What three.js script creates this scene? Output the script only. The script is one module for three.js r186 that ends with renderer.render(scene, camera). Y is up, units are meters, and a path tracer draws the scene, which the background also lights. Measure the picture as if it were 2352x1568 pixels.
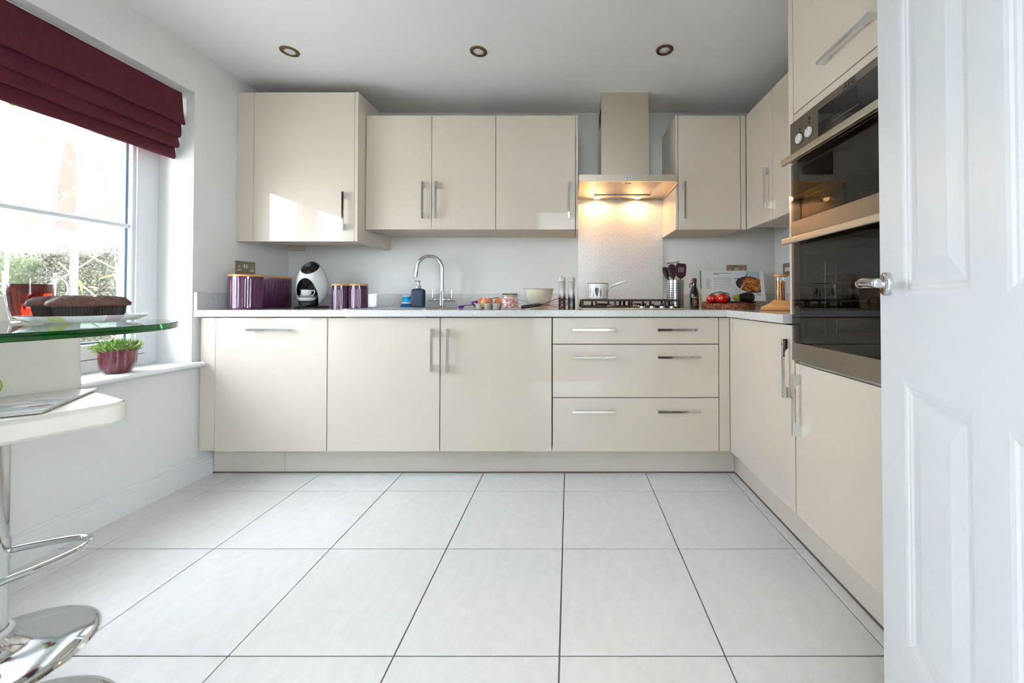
import * as THREE from 'three';
import { RoundedBoxGeometry } from 'three/addons/geometries/RoundedBoxGeometry.js';
import { mergeGeometries, mergeVertices, toCreasedNormals } from 'three/addons/utils/BufferGeometryUtils.js';
import { TextGeometry } from 'three/addons/geometries/TextGeometry.js';
import { FontLoader } from 'three/addons/loaders/FontLoader.js';
import { Brush, Evaluator, SUBTRACTION, INTERSECTION } from 'three-bvh-csg';
import { createNoise2D, createNoise3D } from 'simplex-noise';

// ---------------------------------------------------------------- camera, sky, exposure
// x to the right, y up, the room runs away from the lens along -z. A shifted lens: the optical axis meets the picture right of and above its middle.
const scene = new THREE.Scene();
const FULL_W = 2616, FULL_H = 1792, FOCAL = 889;
const camera = new THREE.PerspectiveCamera(2 * Math.atan(FULL_H / 2 / FOCAL) * 180 / Math.PI, FULL_W / FULL_H, 0.01, 200);
camera.setViewOffset(FULL_W, FULL_H, 0, 223, 2352, 1568);
camera.position.set(0, 0.97, 0);
camera.rotation.x = 0.75 * Math.PI / 180;
const renderer = new THREE.WebGLRenderer();
renderer.toneMapping = THREE.LinearToneMapping;
renderer.toneMappingExposure = 0.99;
renderer.shadowMap.enabled = true;
// an even overcast sky
scene.background = new THREE.Color().setRGB(0.88, 0.965, 1.09);
scene.backgroundIntensity = 22;

// ---------------------------------------------------------------- helpers
let seedState = 7;
const rnd = () => { seedState = (seedState * 1664525 + 1013904223) >>> 0; return seedState / 4294967296; };
const n2 = createNoise2D(rnd), n3 = createNoise3D(rnd);
const V = (x, y, z) => new THREE.Vector3(x, y, z);
const V2 = (x, y) => new THREE.Vector2(x, y);
const PI = Math.PI;

function flat(g) {                                   // plain non-indexed geometry with position, normal and uv only, so that pieces merge
  const o = g.index ? g.toNonIndexed() : g;
  for (const k of Object.keys(o.attributes)) if (!['position', 'normal', 'uv'].includes(k)) o.deleteAttribute(k);
  if (!o.attributes.normal) o.computeVertexNormals();
  if (!o.attributes.uv) o.setAttribute('uv', new THREE.BufferAttribute(new Float32Array(o.attributes.position.count * 2), 2));
  o.clearGroups();
  return o;
}
const join = (list) => list.length === 1 ? flat(list[0]) : mergeGeometries(list.map(flat));
function move(g, x = 0, y = 0, z = 0, rx = 0, ry = 0, rz = 0) {
  g.applyMatrix4(new THREE.Matrix4().compose(V(x, y, z), new THREE.Quaternion().setFromEuler(new THREE.Euler(rx, ry, rz)), V(1, 1, 1)));
  return g;
}
// a box between two corners, edges rounded by r
function box(x0, x1, y0, y1, z0, z1, r = 0.0012, seg = 1) {
  const w = Math.abs(x1 - x0), h = Math.abs(y1 - y0), d = Math.abs(z1 - z0);
  const g = r > 0 ? new RoundedBoxGeometry(w, h, d, seg, Math.min(r, w / 2.01, h / 2.01, d / 2.01)) : new THREE.BoxGeometry(w, h, d);
  return move(g, (x0 + x1) / 2, (y0 + y1) / 2, (z0 + z1) / 2);
}
// texture coordinates in metres, looked up along the axis each triangle faces
function metres(g, s = 1, swap = false) {
  g = flat(g);
  const p = g.attributes.position, uv = g.attributes.uv, a = V(), b = V(), c = V();
  for (let i = 0; i < p.count; i += 3) {
    a.fromBufferAttribute(p, i); b.fromBufferAttribute(p, i + 1); c.fromBufferAttribute(p, i + 2);
    const n = b.clone().sub(a).cross(c.clone().sub(a)), ax = Math.abs(n.x), ay = Math.abs(n.y), az = Math.abs(n.z);
    [a, b, c].forEach((q, k) => {
      let u, v;
      if (ax >= ay && ax >= az) { u = q.z; v = q.y; } else if (ay >= az) { u = q.x; v = q.z; } else { u = q.x; v = q.y; }
      uv.setXY(i + k, (swap ? v : u) * s, (swap ? u : v) * s);
    });
  }
  return g;
}
function lathe(pts, seg = 48) {                      // profiles run from the foot outwards and up, so that faces point out
  const c = [...pts, [0, pts[pts.length - 1][1]], [0, pts[0][1]]]; let a = 0;
  c.forEach(([x, y], i) => { const [u, v] = c[(i + 1) % c.length]; a += x * v - u * y; });
  return new THREE.LatheGeometry((a < 0 ? pts.slice().reverse() : pts).map(([x, y]) => V2(x, y)), seg);
}
const curve = (pts, closed = false, t = 0.5) => new THREE.CatmullRomCurve3(pts.map((p) => V(...p)), closed, 'catmullrom', t);
const tube = (pts, r, seg = 24, rad = 8, closed = false, t = 0.5) => new THREE.TubeGeometry(curve(pts, closed, t), seg, r, rad, closed);
const cyl = (r0, r1, h, x, y, z, seg = 32, open = false) => move(new THREE.CylinderGeometry(r1, r0, h, seg, 1, open), x, y + h / 2, z);   // r0 at the foot, y is the foot
const ball = (r, x, y, z, sx = 1, sy = 1, sz = 1, a = 24, b = 16) => { const g = new THREE.SphereGeometry(r, a, b); g.scale(sx, sy, sz); return move(g, x, y, z); };
function shapeOf(pts, holes = []) {
  const s = new THREE.Shape(pts.map(([x, y]) => V2(x, y)));
  for (const h of holes) s.holes.push(new THREE.Path(h.map(([x, y]) => V2(x, y))));
  return s;
}
function extrude(shape, depth, bevel = 0, seg = 2, steps = 12) {
  return new THREE.ExtrudeGeometry(shape, { depth: depth - 2 * bevel, bevelEnabled: bevel > 0, bevelThickness: bevel, bevelSize: bevel, bevelOffset: -bevel, bevelSegments: seg, curveSegments: steps }).translate(0, 0, bevel);
}
function roundRect(w, h, r, n = 6) {                 // points of a rounded rectangle about the origin
  const out = [];
  for (const [cx, cy, a0] of [[w / 2 - r, h / 2 - r, 0], [-w / 2 + r, h / 2 - r, PI / 2], [-w / 2 + r, -h / 2 + r, PI], [w / 2 - r, -h / 2 + r, 1.5 * PI]])
    for (let i = 0; i <= n; i++) out.push([cx + r * Math.cos(a0 + i / n * PI / 2), cy + r * Math.sin(a0 + i / n * PI / 2)]);
  return out;
}
const crease = (g, angle = 0.6) => toCreasedNormals(g, angle);

const taken = new Map();
function numbered(name) { const n = taken.get(name) ?? 0; taken.set(name, n + 1); return n ? `${name}_${String(n).padStart(3, '0')}` : name; }
function shade(o) { o.castShadow = true; o.receiveShadow = true; return o; }
function tag(o, label, category, group) { o.userData.label = label; o.userData.category = category; if (group) o.userData.group = group; return o; }
function thing(name, label, category, [x, y, z] = [0, 0, 0], turn = 0, group) {
  const o = new THREE.Group(); o.name = numbered(name); o.position.set(x, y, z); o.rotation.y = turn; scene.add(o);
  return tag(o, label, category, group);
}
function part(name, geos, material, parent, label) {
  const m = shade(new THREE.Mesh(Array.isArray(geos) ? join(geos) : geos, material)); m.name = name;
  if (label) m.userData.label = label;
  parent.add(m); return m;
}
function solo(name, geos, material, label, category, [x, y, z] = [0, 0, 0], turn = 0, group) {   // a thing that is one mesh
  const m = part(numbered(name), geos, material, scene); m.position.set(x, y, z); m.rotation.y = turn;
  return tag(m, label, category, group);
}
function structure(name, geos, material, label) {
  const m = part(name, geos, material, scene); m.userData.kind = 'structure'; if (label) m.userData.label = label; return m;
}

// ---------------------------------------------------------------- textures
function dataTex(w, h, fn, srgb = true, repeat) {
  const d = new Uint8Array(w * h * 4);
  for (let y = 0; y < h; y++) for (let x = 0; x < w; x++) { const c = fn(x, y); for (let k = 0; k < 3; k++) d[(y * w + x) * 4 + k] = Math.max(0, Math.min(255, c[k])); d[(y * w + x) * 4 + 3] = 255; }
  return finish(new THREE.DataTexture(d, w, h), srgb, repeat);
}
function finish(t, srgb, repeat) {
  t.wrapS = t.wrapT = THREE.RepeatWrapping; t.magFilter = THREE.LinearFilter; t.minFilter = THREE.LinearFilter;
  if (srgb) t.colorSpace = THREE.SRGBColorSpace;
  if (repeat) t.repeat.set(...repeat);
  t.needsUpdate = true; return t;
}
function canvasTex(w, h, draw, srgb = true) {
  const c = document.createElement('canvas'); c.width = w; c.height = h;
  draw(c.getContext('2d'), w, h);
  return finish(new THREE.CanvasTexture(c), srgb);
}
// noise that repeats over a square of n pixels
function wrapNoise(n, f, seed = 0) {
  const out = new Float32Array(n * n), k = f / (2 * PI);
  for (let y = 0; y < n; y++) for (let x = 0; x < n; x++) {
    const a = x / n * 2 * PI, b = y / n * 2 * PI;
    out[y * n + x] = (n3(Math.cos(a) * k + seed, Math.sin(a) * k, Math.cos(b) * k) + n3(Math.sin(b) * k, Math.cos(a) * k + seed, Math.sin(a) * k + 9)) / 2;
  }
  return out;
}
// speckled quartz, 0.5 m a side
const quartzTex = canvasTex(1024, 1024, (c, w, h) => {
  c.fillStyle = '#dcdcd9'; c.fillRect(0, 0, w, h);
  const dot = (n, r0, r1, tones) => { for (let i = 0; i < n; i++) { const x = rnd() * w, y = rnd() * h, r = r0 + rnd() * (r1 - r0); c.fillStyle = tones[Math.floor(rnd() * tones.length)]; for (const dx of [-w, 0, w]) for (const dy of [-h, 0, h]) { if (x + dx < -9 || x + dx > w + 9 || y + dy < -9 || y + dy > h + 9) continue; c.beginPath(); c.ellipse(x + dx, y + dy, r, r * (0.6 + rnd() * 0.4), rnd() * 3, 0, 7); c.fill(); } } };
  dot(6500, 0.8, 2.4, ['#d5d5d3', '#eeeeec', '#cfd0d0', '#f4f4f2']);
  dot(3200, 0.8, 2.3, ['#a9a8a6', '#bdbcb9', '#98979a']);
  dot(1250, 1.2, 3.2, ['#6b6a6a', '#57565a', '#7a7674', '#3d3c40']);
});
quartzTex.repeat.set(2, 2);
const tileTex = [0, 1, 2].map((s) => {
  const a = wrapNoise(256, 9, s * 17 + 3), b = wrapNoise(256, 34, s * 31 + 5);
  return dataTex(256, 256, (x, y) => { const v = a[y * 256 + x] * 4 + b[y * 256 + x] * 2.5, warm = Math.max(0, a[((y + 90) % 256) * 256 + x] - 0.25) * 10; return [236 + v, 236 + v - warm * 0.35, 233 + v - warm]; });
});
const bumpFine = (() => { const a = wrapNoise(256, 60, 2), b = wrapNoise(256, 140, 8); return dataTex(256, 256, (x, y) => { const v = 128 + a[y * 256 + x] * 60 + b[y * 256 + x] * 60; return [v, v, v]; }, false, [3, 3]); })();
const weaveTex = dataTex(128, 128, (x, y) => { const v = 128 + 60 * Math.sin(x * PI / 2) * Math.cos(y * PI / 2) + (rnd() - 0.5) * 70; return [v, v, v]; }, false, [18, 18]);
const napTex = (() => { const a = wrapNoise(256, 22, 5), b = wrapNoise(256, 120, 6); return dataTex(256, 256, (x, y) => { const v = 1 + a[y * 256 + x] * 0.13 + b[y * 256 + x] * 0.14 + (rnd() - 0.5) * 0.1; return [74 * v, 15 * v, 31 * v]; }, true, [3, 3]); })();
const brushedTex = dataTex(16, 512, (x, y) => { const v = 128 + (rnd() - 0.5) * 40 + n2(3, y * 0.4) * 40; return [v, v, v]; }, false, [1, 6]);
const bambooTex = canvasTex(512, 512, (c, w, h) => {
  for (let i = 0; i < 16; i++) { const t = 0.9 + rnd() * 0.16; c.fillStyle = `rgb(${205 * t},${145 * t},${78 * t})`; c.fillRect(0, i * 32, w, 32); }
  for (let i = 0; i < 900; i++) { c.globalAlpha = 0.12 + rnd() * 0.2; c.strokeStyle = rnd() > 0.4 ? '#a8682c' : '#eec68c'; c.lineWidth = 0.6 + rnd(); const y = rnd() * h, x = rnd() * w; c.beginPath(); c.moveTo(x, y); c.lineTo(x + 60 + rnd() * 200, y + (rnd() - 0.5) * 3); c.stroke(); }
  c.globalAlpha = 1;
});
bambooTex.repeat.set(4, 4);
const barkTex = (() => { const a = wrapNoise(256, 60, 12), b = wrapNoise(256, 16, 13); return dataTex(256, 256, (x, y) => { const k = a[y * 256 + x] + b[y * 256 + x] * 0.7, v = k < -0.12 ? 0.42 : 0.9 + k * 0.3; return [160 * v, 92 * v, 58 * v]; }, true, [5, 5]); })();
const grainTex = (() => { const out = []; return dataTex(256, 512, (x, y) => { const v = 128 + n2(x * 0.35, y * 0.012) * 50 + n2(x * 0.9, y * 0.03) * 40; return [v, v, v]; }, false, [5, 2]); })();

// ---------------------------------------------------------------- materials
const std = (color, roughness = 0.5, metalness = 0, extra = {}) => new THREE.MeshStandardMaterial({ color, roughness, metalness, ...extra });
const phy = (color, roughness = 0.5, metalness = 0, extra = {}) => new THREE.MeshPhysicalMaterial({ color, roughness, metalness, ...extra });
const M = {
  wall: std('#edeeea', 0.85, 0, { bumpMap: bumpFine, bumpScale: 0.0004 }),
  ceiling: std('#f5f5f3', 0.9, 0, { bumpMap: bumpFine, bumpScale: 0.0003 }),
  trim: std('#eceeee', 0.35),
  upvc: std('#eef1f2', 0.28),
  gloss: phy('#d3c8b8', 0.035, 0, { ior: 1.66 }),
  carcass: std('#cfc4b2', 0.5),
  plinth: phy('#d4cabd', 0.07, 0, { ior: 1.6 }),
  gapShade: std('#2a2522', 0.8),  // dark body colour stands in for the shade between base unit doors
  chrome: std('#e2e4e6', 0.06, 1),
  satin: std('#b9babb', 0.28, 1),
  steel: phy('#d3cab9', 0.32, 1, { roughnessMap: null, bumpMap: brushedTex, bumpScale: 0.00004 }),
  darkSteel: phy('#8d857b', 0.34, 1, { bumpMap: brushedTex, bumpScale: 0.00004 }),
  quartz: phy('#ffffff', 0.16, 0, { map: quartzTex, clearcoat: 0.6, clearcoatRoughness: 0.04 }),
  grout: std('#6f6963', 0.95),
  tiles: tileTex.map((map) => phy('#ffffff', 0.34, 0, { map, bumpMap: bumpFine, bumpScale: 0.0002 })),
  black: std('#141415', 0.45),
  blackGloss: phy('#0c0c0d', 0.1, 0, { clearcoat: 1, clearcoatRoughness: 0.03 }),
  iron: std('#1b1a1a', 0.55),
  white: phy('#eef0f0', 0.18, 0, { clearcoat: 0.8, clearcoatRoughness: 0.04 }),
  plum: phy('#4a1a40', 0.22, 0, { clearcoat: 0.8, clearcoatRoughness: 0.05 }),
  maroon: phy('#5c1426', 0.12, 0, { clearcoat: 1, clearcoatRoughness: 0.03 }),
  bamboo: std('#ffffff', 0.45, 0, { map: bambooTex }),
  fabric: phy('#ffffff', 0.95, 0, { map: napTex, bumpMap: weaveTex, bumpScale: 0.0006, sheen: 0.5, sheenColor: new THREE.Color('#a03050'), sheenRoughness: 0.5 }),
  leather: phy('#e6e3d4', 0.38, 0, { bumpMap: bumpFine, bumpScale: 0.0004 }),
  pane: phy('#ffffff', 0.0, 0, { transmission: 1, thickness: 0, ior: 1.5 }),
  glass: phy('#ffffff', 0.0, 0, { transmission: 1, thickness: 0.01, ior: 1.45 }),
  bronze: std('#6a5a42', 0.3, 1),
  brassPlate: std('#a59a86', 0.32, 1),
  ivory: std('#e9e7de', 0.4),
};

// ---------------------------------------------------------------- the room shell
const LEFT = -2.0, RIGHT = 1.46, BACK = -2.75, FRONT = -0.15, TOP = 2.294;      // inner faces (z runs from FRONT to BACK)
const W = { z0: -0.70, z1: -2.052, y0: 0.631, y1: 2.066 };                        // the window opening in the left wall
structure('wall_left', [
  metres(box(-2.30, LEFT, -0.2, 0.607, BACK - 0.15, -0.03, 0)), metres(box(-2.30, LEFT, W.y1, TOP + 0.1, BACK - 0.15, -0.03, 0)),
  metres(box(-2.30, LEFT, 0.607, W.y1, BACK - 0.15, W.z1, 0)), metres(box(-2.30, LEFT, 0.607, W.y1, W.z0, -0.03, 0)),
], M.wall);
structure('wall_back', metres(box(LEFT, RIGHT + 0.15, -0.2, TOP + 0.1, BACK - 0.15, BACK, 0)), M.wall);
structure('wall_right', metres(box(RIGHT, RIGHT + 0.15, -0.2, TOP + 0.1, BACK, -0.03, 0)), M.wall);
structure('wall_front', [
  metres(box(LEFT, -0.385, 0, TOP, FRONT, -0.03, 0)), metres(box(0.425, RIGHT, 0, TOP, FRONT, -0.03, 0)), metres(box(-0.385, 0.425, 2.02, TOP, FRONT, -0.03, 0)),
], M.wall);
structure('ceiling', metres(box(-2.0, RIGHT, TOP, TOP + 0.1, BACK, 3.3, 0)), M.ceiling);
// the hall behind the doorway in which the camera stands, with two unseen windows added as fill light
structure('wall_hall_left', metres(box(-1.75, -1.6, 0, TOP, -0.03, 3.2, 0)), M.wall);
for (const [nm, a, b] of [['wall_hall_right', 1.1, 1.25]])
  structure(nm, [metres(box(a, b, 0, 0.45, -0.03, 3.2, 0)), metres(box(a, b, 2.15, TOP, -0.03, 3.2, 0)), metres(box(a, b, 0.45, 2.15, -0.03, 0.12, 0)), metres(box(a, b, 0.45, 2.15, 3.0, 3.2, 0))], M.wall);
structure('wall_hall_end', [metres(box(-1.6, 1.1, 0, 1.45, 3.1, 3.2, 0)), metres(box(-1.6, 1.1, 2.2, TOP, 3.1, 3.2, 0)), metres(box(-1.6, -1.55, 1.45, 2.2, 3.1, 3.2, 0)), metres(box(0.14, 1.1, 1.45, 2.2, 3.1, 3.2, 0))], M.wall);
{
  const g = new THREE.Group(); g.name = 'added_window_3'; g.userData.kind = 'structure'; g.userData.label = 'unseen high window added at the end of the hall for fill light, behind the camera'; scene.add(g);
  part('frame', [box(-1.55, -1.5, 1.45, 2.2, 3.12, 3.18), box(0.09, 0.14, 1.45, 2.2, 3.12, 3.18), box(-1.5, 0.09, 1.45, 1.5, 3.12, 3.18), box(-1.5, 0.09, 2.15, 2.2, 3.12, 3.18)], M.upvc, g);
  part('pane', box(-1.5, 0.09, 1.5, 2.15, 3.148, 3.152, 0), M.pane, g);
}
for (const [nm, x, label] of [['added_window_2', 1.17, 'unseen hall window added on the oven side for fill light, behind the camera']]) {
  const g = new THREE.Group(); g.name = nm; g.userData.kind = 'structure'; g.userData.label = label; scene.add(g);
  part('frame', [box(x - 0.03, x + 0.03, 0.45, 2.15, 0.12, 0.18), box(x - 0.03, x + 0.03, 0.45, 2.15, 2.94, 3.0), box(x - 0.03, x + 0.03, 0.45, 0.51, 0.18, 2.94), box(x - 0.03, x + 0.03, 2.09, 2.15, 0.18, 2.94), box(x - 0.03, x + 0.03, 0.51, 2.09, 1.53, 1.59)], M.upvc, g);
  for (const [a, b] of [[0.18, 1.53], [1.59, 2.94]]) part('pane', box(x - 0.002, x + 0.002, 0.51, 2.09, a, b, 0), M.pane, g);
}

// floor: a grouted bed with separate tiles, 0.45 m square
const floor = structure('floor', metres(box(-2.0, RIGHT, -0.1, -0.0035, BACK, 3.2, 0)), M.grout);
{
  const xs = [], zs = [];
  for (let k = -5; k <= 4; k++) xs.push(-0.027 + 0.45 * k);
  for (let k = -7; k <= 4; k++) zs.push(-0.1645 + 0.4495 * k);
  const cache = new Map(); let n = 0;
  for (let i = 0; i < xs.length - 1; i++) for (let j = 0; j < zs.length - 1; j++) {
    const a = Math.max(xs[i] + 0.0023, LEFT), b = Math.min(xs[i + 1] - 0.0023, RIGHT), c = Math.max(zs[j] + 0.0024, BACK), d = Math.min(zs[j + 1] - 0.0024, 0.35);
    if (b - a < 0.02 || d - c < 0.02) continue;
    const w = b - a, l = d - c, key = w.toFixed(3) + l.toFixed(3);
    if (!cache.has(key)) { const g = metres(new RoundedBoxGeometry(w, 0.009, l, 1, 0.001), 2.2); cache.set(key, g); }
    const t = part('tile', cache.get(key), M.tiles[(n * 7 + (n >> 2)) % 3], floor); n++;
    t.position.set((a + b) / 2, -0.0045, (c + d) / 2); t.rotation.y = 0;
  }
}
// skirting along the left wall, moulded at the top
{
  const s = shapeOf([[0, 0], [0.017, 0], [0.017, 0.078], [0.0155, 0.082], [0.0155, 0.087], [0.013, 0.089], [0.0125, 0.101], [0.0105, 0.105], [0.006, 0.107], [0.005, 0.117], [0.0015, 0.12], [0, 0.12]]);
  structure('baseboard_left', crease(extrude(s, 2.166 - 0.15), 0.5).translate(LEFT, 0, -2.166), M.trim);
  structure('baseboard_front', [box(LEFT + 0.018, -0.46, 0, 0.12, FRONT - 0.017, FRONT, 0.002), box(0.5, RIGHT, 0, 0.12, FRONT - 0.017, FRONT, 0.002)], M.trim);
}
// lining and architrave of the doorway the camera looks through
structure('trim_1', [box(-0.385, -0.365, 0, 2.02, FRONT, -0.03), box(0.405, 0.425, 0, 2.02, FRONT, -0.03), box(-0.365, 0.405, 2.0, 2.02, FRONT, -0.03),
  box(-0.445, -0.375, 0, 2.08, FRONT - 0.016, FRONT, 0.004), box(0.415, 0.485, 0, 2.08, FRONT - 0.016, FRONT, 0.004), box(-0.375, 0.415, 2.01, 2.08, FRONT - 0.016, FRONT, 0.004)], M.trim);

// ---------------------------------------------------------------- the window
{
  const g = new THREE.Group(); g.name = 'window_1'; g.userData.kind = 'structure'; g.userData.label = 'white two-light casement window with a horizontal glazing bar'; scene.add(g);
  const rect = (x0, x1, za, zb, ya, yb, w, r) => [box(x0, x1, ya, yb, za, za + w, r), box(x0, x1, ya, yb, zb - w, zb, r), box(x0, x1, ya, ya + w, za + w, zb - w, r), box(x0, x1, yb - w, yb, za + w, zb - w, r)];
  const { z1, z0, y0, y1 } = W;
  part('frame', [...rect(-2.255, -2.184, z1, z0, y0, y1, 0.057, 0.003), box(-2.255, -2.184, y0 + 0.057, y1 - 0.057, -1.405, -1.347, 0.003)], M.upvc, g);
  for (const [a, b] of [[-1.995, -1.405], [-1.347, -0.757]]) {
    const lo = y0 + 0.057, hi = y1 - 0.057;
    part('gasket', rect(-2.245, -2.187, a, b, lo, hi, 0.004, 0), M.black, g);
    const sash = part('sash', [...rect(-2.25, -2.174, a + 0.003, b - 0.003, lo + 0.003, hi - 0.003, 0.052, 0.003), ...rect(-2.245, -2.182, a + 0.05, b - 0.05, lo + 0.05, hi - 0.05, 0.02, 0.006)], M.upvc, g);
    part('spacer', rect(-2.228, -2.204, a + 0.066, b - 0.066, lo + 0.066, hi - 0.066, 0.014, 0), std('#4b6076', 0.5, 0.3), sash);
    for (const x of [-2.2285, -2.2025]) part('pane', box(x - 0.001, x + 0.001, lo + 0.068, hi - 0.068, a + 0.068, b - 0.068, 0), M.pane, sash);
    part('glazing_bar', [box(-2.202, -2.19, 1.318, 1.338, a + 0.07, b - 0.07, 0.005, 2), box(-2.236, -2.2295, 1.318, 1.338, a + 0.07, b - 0.07, 0.003)], M.upvc, sash);
  }
  part('handle', [box(-2.175, -2.160, 1.29, 1.36, -1.452, -1.428, 0.006, 2), box(-2.160, -2.142, 1.235, 1.345, -1.449, -1.431, 0.008, 3)], M.upvc, g);
  // the sill board with its bullnose, returned past the reveal
  const nose = shapeOf([[-2.255, 0.605], [-1.955, 0.605], [-1.945, 0.608], [-1.9395, 0.618], [-1.945, 0.628], [-1.955, 0.631], [-2.255, 0.631]]);
  const inner = extrude(nose, 1.352).translate(0, 0, W.z1);
  const run = shapeOf([[-2.0, 0.605], [-1.955, 0.605], [-1.945, 0.608], [-1.9395, 0.618], [-1.945, 0.628], [-1.955, 0.631], [-2.0, 0.631]]);
  const s = structure('trim_2', [crease(inner, 0.9), crease(extrude(run, 0.026, 0.006, 3).translate(0, 0, -2.078), 0.9), crease(extrude(run, 0.03).translate(0, 0, -0.70), 0.9)], M.trim, 'white window sill board with a rounded nose');
}
// ---------------------------------------------------------------- roman blind
{
  const t = thing('roman_blind', 'dark red fabric roman blind folded up at the top of the window', 'blind', [0, 0, 0]);
  const za = -2.040, zb = -0.715, len = zb - za;
  // each fold: a sheet that hangs down, turns round a soft lower edge and goes back up behind itself
  const folds = [
    [[-2.056, 2.058], [-2.050, 1.98], [-2.040, 1.915], [-2.036, 1.895], [-2.040, 1.887], [-2.050, 1.889], [-2.062, 1.91], [-2.07, 1.94]],
    [[-2.066, 1.93], [-2.060, 1.88], [-2.056, 1.845], [-2.060, 1.826], [-2.070, 1.819], [-2.078, 1.824], [-2.084, 1.85], [-2.088, 1.88]],
    [[-2.084, 1.87], [-2.074, 1.815], [-2.068, 1.785], [-2.072, 1.770], [-2.082, 1.764], [-2.090, 1.769], [-2.096, 1.79], [-2.10, 1.82]],
    [[-2.100, 1.81], [-2.092, 1.76], [-2.088, 1.72], [-2.090, 1.708], [-2.096, 1.706], [-2.101, 1.712], [-2.104, 1.74], [-2.106, 1.78]],
  ];
  folds.forEach((pts, f) => {
    const c = new THREE.CatmullRomCurve3(pts.map(([x, y]) => V(x, y, 0))).getPoints(28), nz = 60;
    const pos = [], idx = [], uv = [];
    for (const side of [0, 1]) for (let i = 0; i < c.length; i++) for (let j = 0; j <= nz; j++) {
      const k = j / nz, z = za + len * k, a = c[Math.max(0, i - 1)], b = c[Math.min(c.length - 1, i + 1)];
      const nx = (b.y - a.y), ny = -(b.x - a.x), l = Math.hypot(nx, ny), h = i / (c.length - 1);
      const wob = n2(z * 3.1 + f * 7, h * 1.3 + f) * 0.0035 * (f ? 1 : h) + n2(z * 9, f * 5 + h * 3) * 0.0012, sag = -Math.sin(k * PI) * 0.006 * (f + 1) / 4;
      pos.push(c[i].x + wob + (side ? nx / l * 0.0016 : 0), c[i].y + sag + wob * 0.5 + (side ? ny / l * 0.0016 : 0), z); uv.push(z, h * 0.2 + f * 0.31);
    }
    const row = nz + 1, off = c.length * row;
    for (let i = 0; i < c.length - 1; i++) for (let j = 0; j < nz; j++) { const p = i * row + j; idx.push(p, p + row, p + 1, p + 1, p + row, p + row + 1); const q = p + off; idx.push(q, q + 1, q + row, q + 1, q + row + 1, q + row); }
    for (const j of [0, nz]) for (let i = 0; i < c.length - 1; i++) { const p = i * row + j, q = p + off; idx.push(p, q, p + row, p + row, q, q + row); }
    const g = new THREE.BufferGeometry(); g.setAttribute('position', new THREE.Float32BufferAttribute(pos, 3)); g.setAttribute('uv', new THREE.Float32BufferAttribute(uv, 2)); g.setIndex(idx); g.computeVertexNormals();
    part('fold', g, M.fabric, t);
  });
  part('headrail', box(-2.085, -2.06, 2.03, 2.065, za + 0.005, zb - 0.005, 0.003), M.upvc, t);
}

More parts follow.
